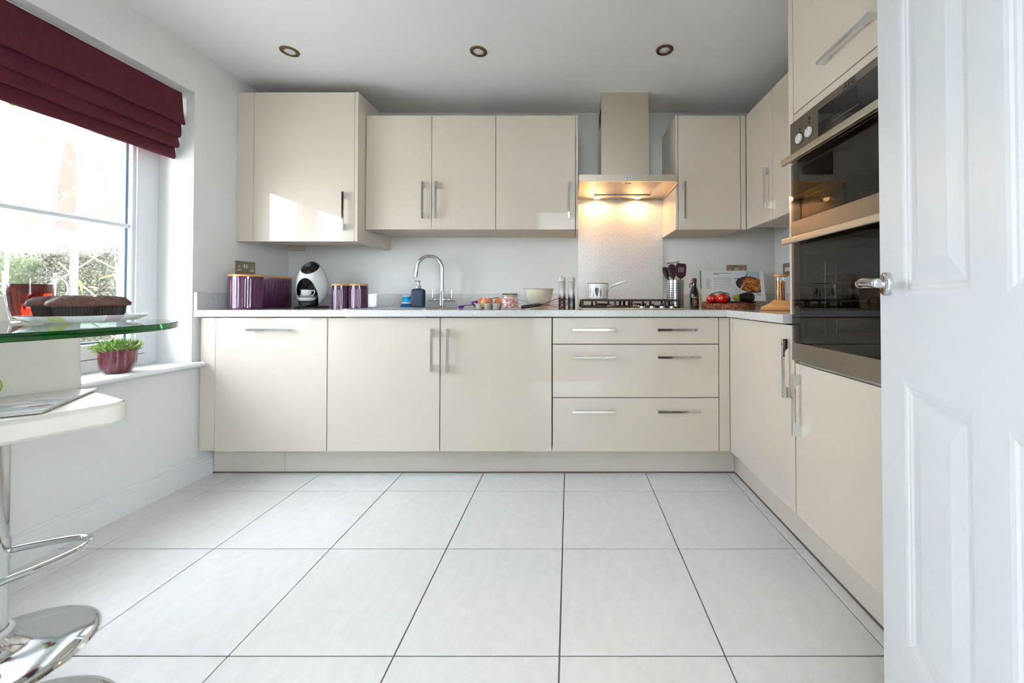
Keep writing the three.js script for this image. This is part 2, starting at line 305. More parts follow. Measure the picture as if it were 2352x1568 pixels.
// ---------------------------------------------------------------- the open door on the right: a six-panel moulded door
{
  const g = new THREE.Group(); g.name = 'door_1'; g.userData.kind = 'structure'; g.userData.label = 'white moulded six-panel door standing open'; scene.add(g);
  // local: x runs from the leading edge (0) to the hinge (0.762), z = 0 is the face towards the room
  g.position.set(0.697, 0, -0.868); g.rotation.y = Math.atan2(-0.922, -0.387) ;
  const wd = 0.762, ht = 1.981, th = 0.035;
  const M_door = std('#e6eaec', 0.42, 0, { bumpMap: grainTex, bumpScale: 0.00018 });
  const cols = [[0.126, 0.356], [0.434, 0.662]], rows = [[0.30, 0.81], [0.975, 1.63], [1.715, 1.875]];
  const outer = [[0, 0.006], [wd, 0.006], [wd, ht], [0, ht]];
  const holes = []; for (const [a, b] of cols) for (const [c, d] of rows) holes.push([[a, c], [a, d], [b, d], [b, c]]);
  const slab = extrude(shapeOf(outer, holes), 0.011); move(slab, 0, 0, -0.011);
  part('slab', [metres(slab, 1), metres(box(0, wd, 0.006, ht, -th + 0.011, -0.011, 0), 1), metres(move(extrude(shapeOf(outer, holes), 0.011), 0, 0, -th), 1)], M_door, g);
  const prof = [[0, 0], [0.008, -0.0012], [0.012, -0.0032], [0.017, -0.0036], [0.022, -0.0058], [0.027, -0.006], [0.031, -0.0052], [0.062, -0.0012], [0.0632, -0.001]];
  const panelGeo = (w, h) => {
    const loops = prof.map(([i, z]) => [[i, i, z], [w - i, i, z], [w - i, h - i, z], [i, h - i, z]]), pos = [];
    for (let k = 0; k < loops.length - 1; k++) for (let e = 0; e < 4; e++) { const a = loops[k][e], b = loops[k][(e + 1) % 4], c = loops[k + 1][(e + 1) % 4], d = loops[k + 1][e]; pos.push(...a, ...b, ...c, ...a, ...c, ...d); }
    const l = loops[loops.length - 1]; pos.push(...l[0], ...l[1], ...l[2], ...l[0], ...l[2], ...l[3]);
    const q = new THREE.BufferGeometry(); q.setAttribute('position', new THREE.Float32BufferAttribute(pos, 3)); q.computeVertexNormals(); return metres(q, 1);
  };
  for (const [a, b] of cols) for (const [c, d] of rows) for (const s of [1, -1]) {
    const m = part('panel', panelGeo(b - a, d - c), M_door, g);
    if (s > 0) m.position.set(a, c, 0); else { m.position.set(b, c, -th); m.rotation.y = PI; }
  }
  // lever handle on a round rose, one on each face
  for (const s of [1, -1]) {
    const h = new THREE.Group(); h.name = 'lever_handle'; h.position.set(0.052, 1.0, s > 0 ? 0 : -th); if (s < 0) h.rotation.y = PI; g.add(h);
    part('rose', move(lathe([[0, 0.012], [0.02, 0.012], [0.0235, 0.010], [0.025, 0.006], [0.025, 0]], 40), 0, 0, 0, PI / 2), M.chrome, h);
    part('neck', move(lathe([[0.009, 0], [0.008, 0.02], [0.0085, 0.052]], 24), 0, 0, 0, PI / 2), M.chrome, h);
    const lev = tube([[s * -0.004, 0.001, 0.048], [s * 0.02, 0.003, 0.053], [s * 0.06, 0.002, 0.053], [s * 0.105, -0.001, 0.051]], 0.0085, 30, 16);
    lev.scale(1, 1.1, 1);
    part('lever', [lev, ball(0.0095, s * -0.004, 0.001, 0.049), ball(0.0088, s * 0.105, -0.001, 0.051, 0.7, 1.05, 1)], M.chrome, h);
  }
  for (const y of [0.25, 1.0, 1.75]) part('hinge', cyl(0.006, 0.006, 0.09, wd + 0.004, y - 0.045, -0.002, 12), M.satin, g);
}

// ---------------------------------------------------------------- recessed ceiling spotlights (switched off)
{
  const spots = [[-1.5, -2.058, 'round bronze ceiling spotlight nearest the window blind'], [-0.488, -2.058, 'round bronze ceiling spotlight in the middle of the row'], [0.507, -2.047, 'round bronze ceiling spotlight nearest the tall oven unit']];
  for (const [x, z, label] of spots) {
    const t = thing('ceiling_spotlight', label, 'spotlight', [x, TOP, z], 0, 'recessed ceiling spotlights in a row');
    part('bezel', lathe([[0.028, 0.0], [0.028, -0.003], [0.030, -0.0055], [0.036, -0.007], [0.044, -0.0055], [0.046, -0.002], [0.046, 0]], 48), M.bronze, t);
    part('reflector', lathe([[0.027, -0.001], [0.027, -0.004], [0.0215, -0.0025], [0.02, -0.001]], 32), M.chrome, t);
    const lens = [cyl(0.0205, 0.0205, 0.0012, 0, -0.0014, 0)];
    for (let k = 0; k < 7; k++) { const a = k * PI / 3; lens.push(ball(k ? 0.006 : 0.0065, k ? 0.0125 * Math.cos(a) : 0, -0.0014, k ? 0.0125 * Math.sin(a) : 0, 1, 0.45, 1, 12, 8)); }
    part('lens', lens, phy('#dfe3e6', 0.08, 0, { clearcoat: 1 }), t);
  }
}

// ---------------------------------------------------------------- fitted kitchen
// bow handle: a flat chrome bar on two broad feet; length along y, standing out along +z
const handleGeo = (() => {
  const make = (L, p = 0.031, wdt = 0.0125) => {
    const s = new THREE.Shape(), f = 0.037, c = 0.02, t = 0.0085;
    s.moveTo(0, -L / 2); s.lineTo(p, -L / 2); s.lineTo(p, L / 2); s.lineTo(0, L / 2); s.lineTo(0, L / 2 - f);
    s.quadraticCurveTo(p - t, L / 2 - f, p - t, L / 2 - f - c); s.lineTo(p - t, -L / 2 + f + c); s.quadraticCurveTo(p - t, -L / 2 + f, 0, -L / 2 + f); s.lineTo(0, -L / 2);
    const g = extrude(s, wdt, 0.0008, 1, 6); g.translate(0, 0, -wdt / 2); g.rotateY(-PI / 2);
    return crease(g, 0.5);
  };
  return make(0.228);
})();
function handle(parent, x, y, z, lying = false) {
  const h = part('handle', handleGeo, M.chrome, parent, 'chrome bow handle'); h.position.set(x, y, z); if (lying) h.rotation.z = PI / 2; return h;
}
// all units: local x to the right along the front, y up, z = 0 the face of the doors, the carcass behind
const unit = (name, label, category, [x, y, z], turn = 0, group) => thing(name, label, category, [x, y, z], turn, group);
const TH = 0.02;
function door(parent, x0, x1, y0, y1, h, name = 'door') {
  const d = part(name, box(x0, x1, y0, y1, -TH, 0, 0.0015, 2), M.gloss, parent);
  for (const [hx, hy, lying] of h ?? []) handle(d, hx, hy, 0, lying);
  return d;
}
const FB = -2.083, R90 = -PI / 2, XR = 0.86;          // faces of the back run and of the right run

// --- base units along the back wall
{
  const t = unit('dishwasher', 'integrated dishwasher behind a cream gloss door, beside the window wall', 'dishwasher', [0, 0.15, FB]);
  door(t, -1.902, -1.3035, 0, 0.715, [[-1.602, 0.652, true]]);
  part('body', box(-1.895, -1.306, 0.004, 0.714, -0.62, -TH - 0.004), M.gapShade, t);
  part('filler_panel', box(-1.985, -1.905, 0, 0.715, -0.03, -0.002, 0.0015), M.gloss, t);
}
{
  const t = unit('sink_cabinet', 'cream gloss double base cabinet below the sink', 'cabinet', [0, 0.15, FB]);
  door(t, -1.298, -0.6975, 0, 0.715, [[-0.732, 0.544]]);
  door(t, -0.6925, -0.0955, 0, 0.715, [[-0.648, 0.544]]);
  part('body', [box(-1.302, -1.284, 0.004, 0.715, -0.62, -TH - 0.003), box(-0.110, -0.094, 0.004, 0.715, -0.62, -TH - 0.003), box(-1.284, -0.110, 0.004, 0.02, -0.62, -TH - 0.003), box(-1.284, -0.110, 0.02, 0.715, -0.62, -0.61), box(-0.72, -0.67, 0.02, 0.713, -0.05, -TH - 0.003)], M.gapShade, t);
}
{
  const t = unit('drawer_cabinet', 'wide cream gloss cabinet of three drawers below the hob', 'cabinet', [0, 0.15, FB]);
  const rows = [[0.0, 0.2845, 0.218], [0.2885, 0.571, 0.506], [0.575, 0.715, 0.652]];
  for (const [a, b, hy] of rows) door(t, -0.090, 0.800, a, b, [[0.131, hy, true], [0.583, hy, true]], 'drawer');
  part('body', box(-0.089, 0.800, 0.003, 0.712, -0.62, -TH - 0.004), M.gapShade, t);
  part('filler_panel', box(0.804, 0.862, 0, 0.715, -0.03, -0.002, 0.0015), M.gloss, t);
}
// --- right run
{
  const t = unit('corner_cabinet', 'cream gloss corner base cabinet below the pasta jars', 'cabinet', [XR, 0.15, -1.7815], R90);
  door(t, -0.255, 0.298, 0, 0.715, [[0.268, 0.548]]);
  part('filler_panel', box(-0.299, -0.258, 0, 0.715, -0.03, -0.001, 0.0015), M.gloss, t);
  part('body', box(-0.27, 0.297, 0.004, 0.712, -0.58, -TH - 0.004), M.gapShade, t);
}
{
  const z0 = -1.479, z1 = -0.879, c = (z0 + z1) / 2, w = 0.6;
  const t = unit('oven_housing', 'tall cream gloss cabinet housing the double oven', 'cabinet', [XR, 0.15, c], R90);
  door(t, -w / 2 + 0.002, w / 2 - 0.002, 0, 0.573, [[-0.268, 0.422]]);
  const up = door(t, -w / 2 + 0.002, w / 2 - 0.002, 1.526, 2.0, [[0.0, 1.61, true]]);
  part('infill_panel', box(-w / 2 + 0.002, w / 2 - 0.002, 1.492, 1.522, -TH, 0, 0.0012), M.gloss, t);
  part('body', [box(-0.298, -0.280, 0.004, 2.0, -0.59, -TH - 0.004), box(0.280, 0.298, 0.004, 2.0, -0.59, -TH - 0.004), box(-0.28, 0.28, 1.495, 2.0, -0.59, -TH - 0.004), box(-0.28, 0.28, 0.004, 0.574, -0.59, -TH - 0.004), box(-0.28, 0.28, 0.574, 1.495, -0.59, -0.575)], M.carcass, t);
  part('end_panel', box(-0.332, -0.302, 0.757, 2.0, -0.595, 0.0, 0.0015), M.gloss, t);
  part('end_panel', box(0.302, 0.320, 0, 2.0, -0.595, 0.0, 0.0015), M.gloss, t);
  part('vent_trim', box(-0.285, 0.298, 0.574, 0.584, -0.03, -0.006, 0.001), M.satin, t, 'thin aluminium vent strip');
}
// --- plinths
solo('plinth_board', box(-1.98, -1.585, 0.004, 0.148, -2.181, -2.167, 0.001), M.plinth, 'short cream plinth board at the window end of the units', 'plinth');
solo('plinth_board', box(-1.5835, 0.918, 0.004, 0.148, -2.181, -2.167, 0.001), M.plinth, 'long cream plinth board under the sink and drawer cabinets', 'plinth');
solo('plinth_board', box(0.92, 0.934, 0.004, 0.148, -2.181, -0.56, 0.001), M.plinth, 'cream plinth board under the corner and oven cabinets', 'plinth');
for (const [a, b, c, d] of [[-1.98, 0.918, -2.1665, -2.1625], [0.9155, 0.9195, -2.162, -0.56]]) { const m = part(numbered('plinth_foot_strip'), box(a, b, 0.0, 0.006, c, d, 0), std('#5b5450', 0.6), scene); tag(m, a < 0 ? 'thin dark strip along the foot of the long plinth' : 'thin dark strip along the foot of the oven plinth', 'foot_strip'); }  // a dark strip on the floor along each plinth

// --- worktop, one L-shaped slab with a cut-out for the sink
const CT = 0.907;
{
  const sinkHole = roundRect(0.47, 0.36, 0.03).map(([x, y]) => [x - 1.03, y + 2.345]);
  const s = shapeOf([[-1.999, 2.058], [0.834, 2.058], [0.834, 1.513], [1.459, 1.513], [1.459, 2.749], [-1.999, 2.749]], [sinkHole]);
  const g = extrude(s, 0.036, 0.0015, 1); g.rotateX(-PI / 2);                     // shape y becomes depth
  solo('worktop', metres(g), M.quartz, 'white speckled quartz worktop running round the corner', 'worktop', [0, CT - 0.036, 0]);
  solo('upstand', metres(box(-1.999, -1.980, CT, 1.001, -2.748, -2.058, 0.001)), M.quartz, 'speckled quartz upstand on the window wall behind the bread bin', 'upstand');
  solo('upstand', metres(box(-1.979, 0.058, CT, 1.001, -2.749, -2.730, 0.001)), M.quartz, 'speckled quartz upstand behind the tap and mixing bowl', 'upstand');
  solo('upstand', metres(box(0.662, 1.439, CT, 1.001, -2.749, -2.730, 0.001)), M.quartz, 'speckled quartz upstand behind the bottle and cookbook', 'upstand');
  solo('upstand', metres(box(1.440, 1.459, CT, 1.001, -2.748, -1.513, 0.001)), M.quartz, 'speckled quartz upstand on the oven wall behind the pasta jars', 'upstand');
  solo('splashback', metres(box(0.060, 0.660, CT, 1.659, -2.749, -2.731, 0.001)), M.quartz, 'speckled quartz splashback between hob and extractor hood', 'splashback');
}
// --- sink: a steel bowl hung in the cut-out
{
  const t = thing('kitchen_sink', 'stainless steel sink bowl let into the worktop in front of the tap', 'sink', [-1.03, CT, -2.345]);
  const ring = extrude(shapeOf(roundRect(0.50, 0.39, 0.045), [roundRect(0.455, 0.345, 0.03)]), 0.003, 0.0008, 1); ring.rotateX(-PI / 2);
  part('rim', ring, M.satin, t);
  const w = 0.455, d = 0.345;
  part('bowl', [box(-w / 2, w / 2, -0.17, -0.168, -d / 2, d / 2, 0), box(-w / 2, -w / 2 + 0.002, -0.17, 0.001, -d / 2, d / 2, 0), box(w / 2 - 0.002, w / 2, -0.17, 0.001, -d / 2, d / 2, 0), box(-w / 2, w / 2, -0.17, 0.001, -d / 2, -d / 2 + 0.002, 0), box(-w / 2, w / 2, -0.17, 0.001, d / 2 - 0.002, d / 2, 0)], M.satin, t);
  part('drain', lathe([[0, -0.166], [0.03, -0.165], [0.04, -0.166], [0.042, -0.168]], 24), M.chrome, t);
}

// --- wall units
const WY0 = 1.397, WY1 = 2.109;
{
  const t = unit('boiler_cabinet', 'large cream gloss boiler cabinet reflecting the window', 'cabinet', [0, 1.31, -2.315]);
  door(t, -1.897, -1.293, 0, 0.9, [[-1.345, 0.178]]);
  part('filler_panel', box(-1.998, -1.900, 0.0, 0.9, -0.03, -0.002, 0.0015), M.gloss, t);
  part('end_panel', box(-1.290, -1.270, 0, 0.902, -0.434, 0.002, 0.0015), M.gloss, t);
  part('body', [box(-1.9, -1.292, 0.004, 0.02, -0.2, -TH - 0.003), box(-1.9, -1.292, 0.88, 0.898, -0.43, -TH - 0.003), box(-1.998, -1.98, 0.03, 0.9, -0.43, -0.032), box(-1.31, -1.292, 0.0, 0.88, -0.43, -TH - 0.003)], M.carcass, t);
  part('support_batten', box(-1.97, -1.875, -0.005, 0.03, -0.433, -0.40), M.carcass, t);
}
{
  const t = unit('wall_cabinet', 'cream gloss double wall cabinet with two handles side by side', 'cabinet', [0, WY0, -2.40], 0, 'wall cabinets over the worktop');
  door(t, -1.266, -0.860, 0, 0.712, [[-0.905, 0.178]]);
  door(t, -0.857, -0.461, 0, 0.712, [[-0.823, 0.178]]);
  part('body', box(-1.264, -0.461, 0.003, 0.71, -0.349, -TH - 0.003), M.carcass, t);
}
{
  const t = unit('wall_cabinet', 'single cream gloss wall cabinet to the window side of the extractor hood', 'cabinet', [0, WY0, -2.40], 0, 'wall cabinets over the worktop');
  door(t, -0.458, 0.036, 0, 0.712, [[-0.004, 0.178]]);
  part('body', box(-0.459, 0.036, 0.003, 0.71, -0.349, -TH - 0.003), M.carcass, t);
  part('end_panel', box(0.039, 0.054, 0, 0.714, -0.349, 0.001, 0.0015), M.gloss, t);
}
{
  const t = unit('wall_cabinet', 'single cream gloss wall cabinet to the oven side of the extractor hood', 'cabinet', [0, WY0, -2.40], 0, 'wall cabinets over the worktop');
  door(t, 0.677, 1.064, 0, 0.712, [[0.712, 0.178]]);
  part('body', box(0.676, 1.09, 0.003, 0.71, -0.349, -TH - 0.003), M.carcass, t);
  part('end_panel', box(0.660, 0.674, 0, 0.714, -0.349, 0.001, 0.0015), M.gloss, t);
  part('filler_panel', box(1.068, 1.098, 0, 0.712, -0.022, -0.002, 0.001), M.gloss, t);
}
{
  const t = unit('wall_cabinet', 'cream gloss double wall cabinet on the oven wall, partly behind the tall unit', 'cabinet', [1.1, WY0, -1.957], R90, 'wall cabinets over the worktop');
  door(t, -0.385, -0.132, 0, 0.712, [[-0.168, 0.178]]);
  part('filler_panel', box(-0.441, -0.388, 0, 0.712, -0.02, -0.001, 0.001), M.gloss, t);
  door(t, -0.129, 0.44, 0, 0.712, [[0.4, 0.178]]);
  part('body', box(-0.385, 0.44, 0.003, 0.71, -0.355, -TH - 0.003), M.carcass, t);
}

// --- extractor hood with its two lit halogen lamps
{
  const t = thing('extractor_hood', 'stainless steel chimney extractor hood with two lit lamps', 'extractor hood', [0.357, 1.66, -2.749]);
  // local: z = 0 the wall, +z to the room
  part('chimney', [box(-0.154, 0.154, 0.04, 0.50, 0, 0.279, 0.002), box(-0.1525, 0.1525, 0.50, TOP - 1.661, 0, 0.2775, 0.002)], M.steel, t);
  const slats = []; for (let k = 0; k < 8; k++) slats.push(box(-0.1548, -0.1522, 0.535 - k * 0.012, 0.541 - k * 0.012, 0.12, 0.25, 0));
  part('vent_slots', slats, M.black, t);
  // canopy: a shallow tray, open below, with an underside that slopes up to the filter
  const lip = extrude(shapeOf([[-0.300, 0], [0.300, 0], [0.300, 0.42], [0.292, 0.455], [0.275, 0.478], [-0.300, 0.478]], [[[-0.292, 0.006], [-0.292, 0.470], [0.270, 0.470], [0.286, 0.450], [0.292, 0.42], [0.292, 0.006]]]), 0.039, 0.001, 1); lip.rotateX(PI / 2);
  const flatShape = shapeOf([[-0.292, 0.006], [-0.292, 0.470], [0.27, 0.470], [0.286, 0.45], [0.292, 0.42], [0.292, 0.006]]);
  const top = extrude(flatShape, 0.004); top.rotateX(PI / 2);
  part('canopy', [move(lip, 0, 0.039, 0), move(top, 0, 0.039, 0)], M.steel, t);
  const under = extrude(shapeOf([[-0.291, 0.007], [-0.291, 0.469], [0.269, 0.469], [0.285, 0.45], [0.291, 0.42], [0.291, 0.007]], [[[-0.2, 0.12], [0.2, 0.12], [0.2, 0.42], [-0.2, 0.42]]]), 0.003); under.rotateX(PI / 2);
  part('underside', move(under, 0, 0.012, 0), M.steel, t);
  // mesh filter: a frame with a grid of woven ridges
  const fil = [box(-0.2, 0.2, 0.016, 0.020, 0.12, 0.42, 0)];
  for (let k = 0; k < 58; k++) fil.push(box(-0.194 + k * 0.0068, -0.1915 + k * 0.0068, 0.0135, 0.0165, 0.125, 0.415, 0));
  for (let k = 0; k < 42; k++) fil.push(box(-0.196, 0.196, 0.0145, 0.0165, 0.126 + k * 0.0069, 0.1285 + k * 0.0069, 0));
  const f = part('grease_filter', fil, M.satin, t);
  part('filter_frame', [box(-0.205, -0.193, 0.008, 0.0175, 0.115, 0.425), box(0.193, 0.205, 0.008, 0.0175, 0.115, 0.425), box(-0.193, 0.193, 0.008, 0.0175, 0.115, 0.124), box(-0.193, 0.193, 0.008, 0.0175, 0.416, 0.425)], M.satin, f);
  part('filter_latch', [box(-0.035, 0.035, 0.009, 0.0175, 0.388, 0.414, 0.002)], M.satin, f);
  part('latch_slot', box(-0.02, 0.02, 0.0075, 0.0092, 0.397, 0.403, 0), M.black, f);
  const marks = [[0.018, 0], [0.02, 1], [0.018, 2], [0.018, 3]];
  for (let k = 0; k < 4; k++) {
    const b = part('push_button', box(-0.0415 + k * 0.0165, -0.0262 + k * 0.0165, k ? 0.014 : 0.0125, k ? 0.027 : 0.0255, 0.477, 0.481, 0.0012), std('#cfd2d3', 0.4), t);
    part('mark', box(-0.0365 + k * 0.0165, -0.0312 + k * 0.0165, 0.0175, 0.0225, 0.4808, 0.4813, 0), std('#3b3c40', 0.5), b);
  }
  for (const x of [-0.165, 0.115]) {
    part('lamp_ring', move(lathe([[0.022, 0.0], [0.023, -0.004], [0.029, -0.005], [0.0315, -0.002], [0.0315, 0]], 32), x, 0.0095, 0.075), M.chrome, t);
    const m = part('lamp_lens', cyl(0.0215, 0.0215, 0.003, x, 0.0025, 0.075), std('#fff3dd', 0.3, 0, { emissive: new THREE.Color('#ffcf90'), emissiveIntensity: 26 }), t);
    m.castShadow = false;
    const s = new THREE.SpotLight('#ffc284', 0.52, 0, 1.48, 0.15, 2); s.position.set(x, 0.001, 0.075); s.target.position.set(x, -0.5, 0.06); s.castShadow = true; s.shadow.radius = 1.0;
    t.add(s, s.target);
  }
}

// --- gas hob
{
  const t = thing('gas_hob', 'stainless steel gas hob with black cast iron pan supports', 'hob', [0.36, CT, -2.42]);
  const plate = extrude(shapeOf(roundRect(0.585, 0.50, 0.012)), 0.007, 0.003, 2); plate.rotateX(-PI / 2);
  part('hob_plate', plate, M.steel, t);
  // burners: [x, z, radius]
  for (const [x, z, r] of [[-0.155, 0.11, 0.05], [-0.155, -0.12, 0.036], [0.1, -0.12, 0.042], [0.085, 0.02, 0.032]]) {
    const b = part('burner', [move(lathe([[r + 0.012, 0.006], [r + 0.012, 0.009], [r + 0.004, 0.012], [r, 0.024], [0, 0.024]], 32), x, 0, z)], M.chrome, t);
    part('burner_cap', move(lathe([[0, 0.031], [r * 0.85, 0.0305], [r * 0.98, 0.028], [r * 0.98, 0.0245], [0, 0.0245]], 32), x, 0, z), M.iron, b);
  }
  // two cast iron supports, each a rectangle of bars on splayed feet with fingers towards the burners
  const bar = (x0, z0, x1, z1, y0 = 0.045, y1 = 0.057, w = 0.009) => { const l = Math.hypot(x1 - x0, z1 - z0); return move(new RoundedBoxGeometry(l, y1 - y0, w, 1, 0.002), (x0 + x1) / 2, (y0 + y1) / 2, (z0 + z1) / 2, 0, -Math.atan2(z1 - z0, x1 - x0), 0); };
  const post = (x, z, lean = 0) => { const g = new RoundedBoxGeometry(0.010, 0.05, 0.011, 1, 0.002), p = g.attributes.position; for (let i = 0; i < p.count; i++) if (p.getY(i) < 0) p.setX(i, p.getX(i) * 1.5 + lean); return move(g, x, 0.032, z); };
  for (const [a, b, cs] of [[-0.282, -0.022, [[-0.155, 0.11], [-0.155, -0.12]]], [-0.014, 0.262, [[0.1, -0.12], [0.085, 0.02]]]]) {
    const g = [bar(a, 0.20, b, 0.20), bar(a, -0.20, b, -0.20), bar(a, -0.2, a, 0.2), bar(b, -0.2, b, 0.2), bar(a, -0.005, b, -0.005),
      bar(a, 0.20, b, 0.20, 0.007, 0.016), bar(a, -0.20, b, -0.20, 0.007, 0.016), bar(a, -0.2, a, 0.2, 0.007, 0.016), bar(b, -0.2, b, 0.2, 0.007, 0.016)];
    const m = (a + b) / 2;
    for (const x of [a, b]) for (const z of [-0.2, -0.005, 0.2]) g.push(post(x, z, (x === b ? 1 : -1) * 0.006));
    for (const x of [a + 0.075, b - 0.075]) for (const z of [-0.2, 0.2]) g.push(post(x, z));
    for (const [x, z] of cs) g.push(bar(a, z, x - 0.024, z), bar(x + 0.024, z, b, z), bar(x, z - 0.085, x, z - 0.024), bar(x, z + 0.024, x, z + 0.085));
    part('pan_support', g, M.iron, t);
  }
  for (let k = 0; k < 4; k++) {
    const x = 0.052 + k * 0.0565, z = 0.223, b = part('knob', lathe([[0.0155, 0.007], [0.0155, 0.0175], [0.0145, 0.019], [0.011, 0.019], [0.0105, 0.031], [0.009, 0.033], [0, 0.033]], 28), M.black, t);
    b.position.set(x, 0, z);
    part('knob_ring', lathe([[0.0165, 0.007], [0.0168, 0.0165], [0.0155, 0.0175]], 28), M.chrome, b);
  }
}

// --- built-in double oven
const font = await new FontLoader().loadAsync('fonts/droid/droid_sans_bold.typeface.json');
{
  const t = thing('double_oven', 'built-in steel and black glass double oven', 'oven', [0.858, 0.736, -1.179], R90);
  const w = 0.297, H = 0.901, F = 0.012;
  const ovenGlass = phy('#b5b1ad', 0.0, 0, { transmission: 1, thickness: 0, ior: 1.5 });
  const enamel = std('#1b1a1a', 0.5);
  // body with two cavities, open to the front
  const shell = (y0, y1) => [box(-0.27, 0.27, y0, y0 + 0.006, -0.5, -0.026, 0), box(-0.27, 0.27, y1 - 0.006, y1, -0.5, -0.026, 0), box(-0.27, -0.264, y0, y1, -0.5, -0.026, 0), box(0.264, 0.27, y0, y1, -0.5, -0.026, 0), box(-0.27, 0.27, y0, y1, -0.506, -0.5, 0)];
  part('cavity', [...shell(0.07, 0.40), ...shell(0.50, 0.72)], enamel, t);
  // control fascia
  const fas = part('control_panel', box(-w, w, 0.748, H - 0.002, -0.03, F, 0.002), M.darkSteel, t);
  part('display_glass', box(-0.128, 0.25, 0.776, 0.872, F - 0.001, F + 0.002, 0.001), M.blackGloss, fas);
  part('display_window', box(-0.05, 0.05, 0.818, 0.860, F + 0.0018, F + 0.0026, 0.0004), std('#1d1b1b', 0.25), fas);
  part('touch_strip', box(-0.06, 0.06, 0.796, 0.803, F + 0.0018, F + 0.004, 0.001), std('#3a3735', 0.3), fas);
  for (const x of [-0.235, -0.178]) {
    const k = part('knob', move(lathe([[0, 0.008], [0.0165, 0.008], [0.018, 0.006], [0.018, 0]], 32), x, 0.82, F, PI / 2), std('#d9d8d3', 0.35), fas);
    part('knob_seat', move(new THREE.TorusGeometry(0.0188, 0.0012, 8, 36), x, 0.82, F + 0.0006), M.black, k);
    part('knob_mark', box(x - 0.0012, x + 0.0012, 0.828, 0.836, F + 0.0079, F + 0.0085, 0), std('#55534f', 0.5), k);
    part('symbol', x < -0.2 ? box(x - 0.004, x + 0.004, 0.851, 0.858, F - 0.0002, F + 0.0004, 0) : [box(x - 0.005, x + 0.005, 0.862, 0.874, F - 0.0002, F + 0.0004, 0), box(x - 0.004, x + 0.004, 0.850, 0.857, F - 0.0002, F + 0.0004, 0)], M.black, fas);
  }
  const txt = new TextGeometry('AEG', { font, size: 0.019, depth: 0.0006, curveSegments: 6 }); txt.translate(-0.008, 0.8755, F - 0.0001);
  part('lettering', txt, std('#2b2825', 0.5), fas);
  // the two doors: glass with steel rails, a bar handle each
  const ovenDoor = (y0, y1, low, hy, name) => {
    const d = part('oven_door', box(-w, w, y0, y0 + low, -0.024, F, 0.002), M.darkSteel, t);
    part('door_glass', box(-w, w, y0 + low + 0.0005, y1, -0.02, F - 0.002, 0.001), ovenGlass, d);
    part('door_frame', [box(-w, -w + 0.03, y0 + low, y1, -0.026, -0.0205, 0), box(w - 0.03, w, y0 + low, y1, -0.026, -0.0205, 0), box(-w + 0.03, w - 0.03, y1 - 0.03, y1, -0.026, -0.0205, 0), box(-w + 0.03, w - 0.03, y0 + low, y0 + low + 0.02, -0.026, -0.0205, 0)], M.black, d);
    const bar = box(-w + 0.004, w - 0.004, hy - 0.0115, hy + 0.0125, F + 0.026, F + 0.040, 0.005, 3);
    part('handle', [bar, box(-w + 0.03, -w + 0.045, hy - 0.007, hy + 0.007, F - 0.003, F + 0.03), box(w - 0.045, w - 0.03, hy - 0.007, hy + 0.007, F - 0.003, F + 0.03)], M.steel, d);
  };
  ovenDoor(0.466, 0.742, 0.058, 0.745);
  ovenDoor(0.0, 0.455, 0.066, 0.446);
  // wire shelves and side ladders inside
  const rack = (y, name) => {
    const g = [];
    for (const z of [-0.46, -0.06]) g.push(tube([[-0.25, y, z], [0, y, z], [0.25, y, z]], 0.0028, 4, 6));
    for (let k = 0; k <= 24; k++) { const x = -0.24 + k * 0.02; g.push(tube([[x, y + 0.002, -0.47], [x, y + 0.002, -0.25], [x, y + 0.002, -0.05]], 0.0014, 3, 5)); }
    return part(name, g, M.chrome, t);
  };
  for (const y of [0.165, 0.225, 0.285]) rack(y, 'wire_shelf');
  rack(0.57, 'wire_shelf');
  for (const [y0, y1] of [[0.10, 0.37], [0.52, 0.70]]) for (const s of [-1, 1]) {
    const g = [];
    for (const z of [-0.09, -0.13, -0.43]) g.push(cyl(0.0025, 0.0025, y1 - y0, s * 0.255, y0, z, 8));
    for (let y = y0 + 0.02; y < y1; y += 0.05) g.push(tube([[s * 0.255, y, -0.07], [s * 0.255, y, -0.25], [s * 0.255, y, -0.45]], 0.002, 3, 6));
    part('shelf_rail', g, M.chrome, t);
  }
}

// --- sockets and switches
function plate(label, w, [x, y, z], turn, kind) {
  const t = thing(kind === 'switch' ? 'light_switch' : 'wall_socket', label, kind === 'switch' ? 'switch' : 'socket', [x, y, z], turn, kind === 'switch' ? undefined : 'double wall sockets');
  part('faceplate', extrude(shapeOf(roundRect(w, 0.086, 0.003)), 0.005, 0.0015, 2), M.brassPlate, t);
  if (kind === 'switch') { for (let k = 0; k < 4; k++) part('rocker', box(-0.045 + k * 0.024, -0.027 + k * 0.024, -0.014, 0.014, 0.0045, 0.0085, 0.002), M.ivory, t); return t; }
  for (const s of [-1, 1]) {
    const o = part('outlet', [box(s * 0.047 - 0.004, s * 0.047 + 0.004, 0.002, 0.016, 0.0045, 0.0055, 0.0005), box(s * 0.047 - 0.014, s * 0.047 + 0.014, -0.0165, -0.007, 0.0045, 0.0055, 0.0005)], M.ivory, t);
    part('pin_hole', [box(s * 0.047 - 0.0016, s * 0.047 + 0.0016, 0.005, 0.013, 0.0053, 0.0058, 0), box(s * 0.047 - 0.011, s * 0.047 - 0.005, -0.0135, -0.0102, 0.0053, 0.0058, 0), box(s * 0.047 + 0.005, s * 0.047 + 0.011, -0.0135, -0.0102, 0.0053, 0.0058, 0)], M.black, o);
    part('rocker', box(s * 0.008 - 0.006, s * 0.008 + 0.006, 0.003, 0.024, 0.0045, 0.009, 0.0015), M.satin, t);
  }
  return t;
}
plate('bronze double wall socket on the window wall above the bread bin', 0.146, [LEFT, 1.153, -2.383], PI / 2);
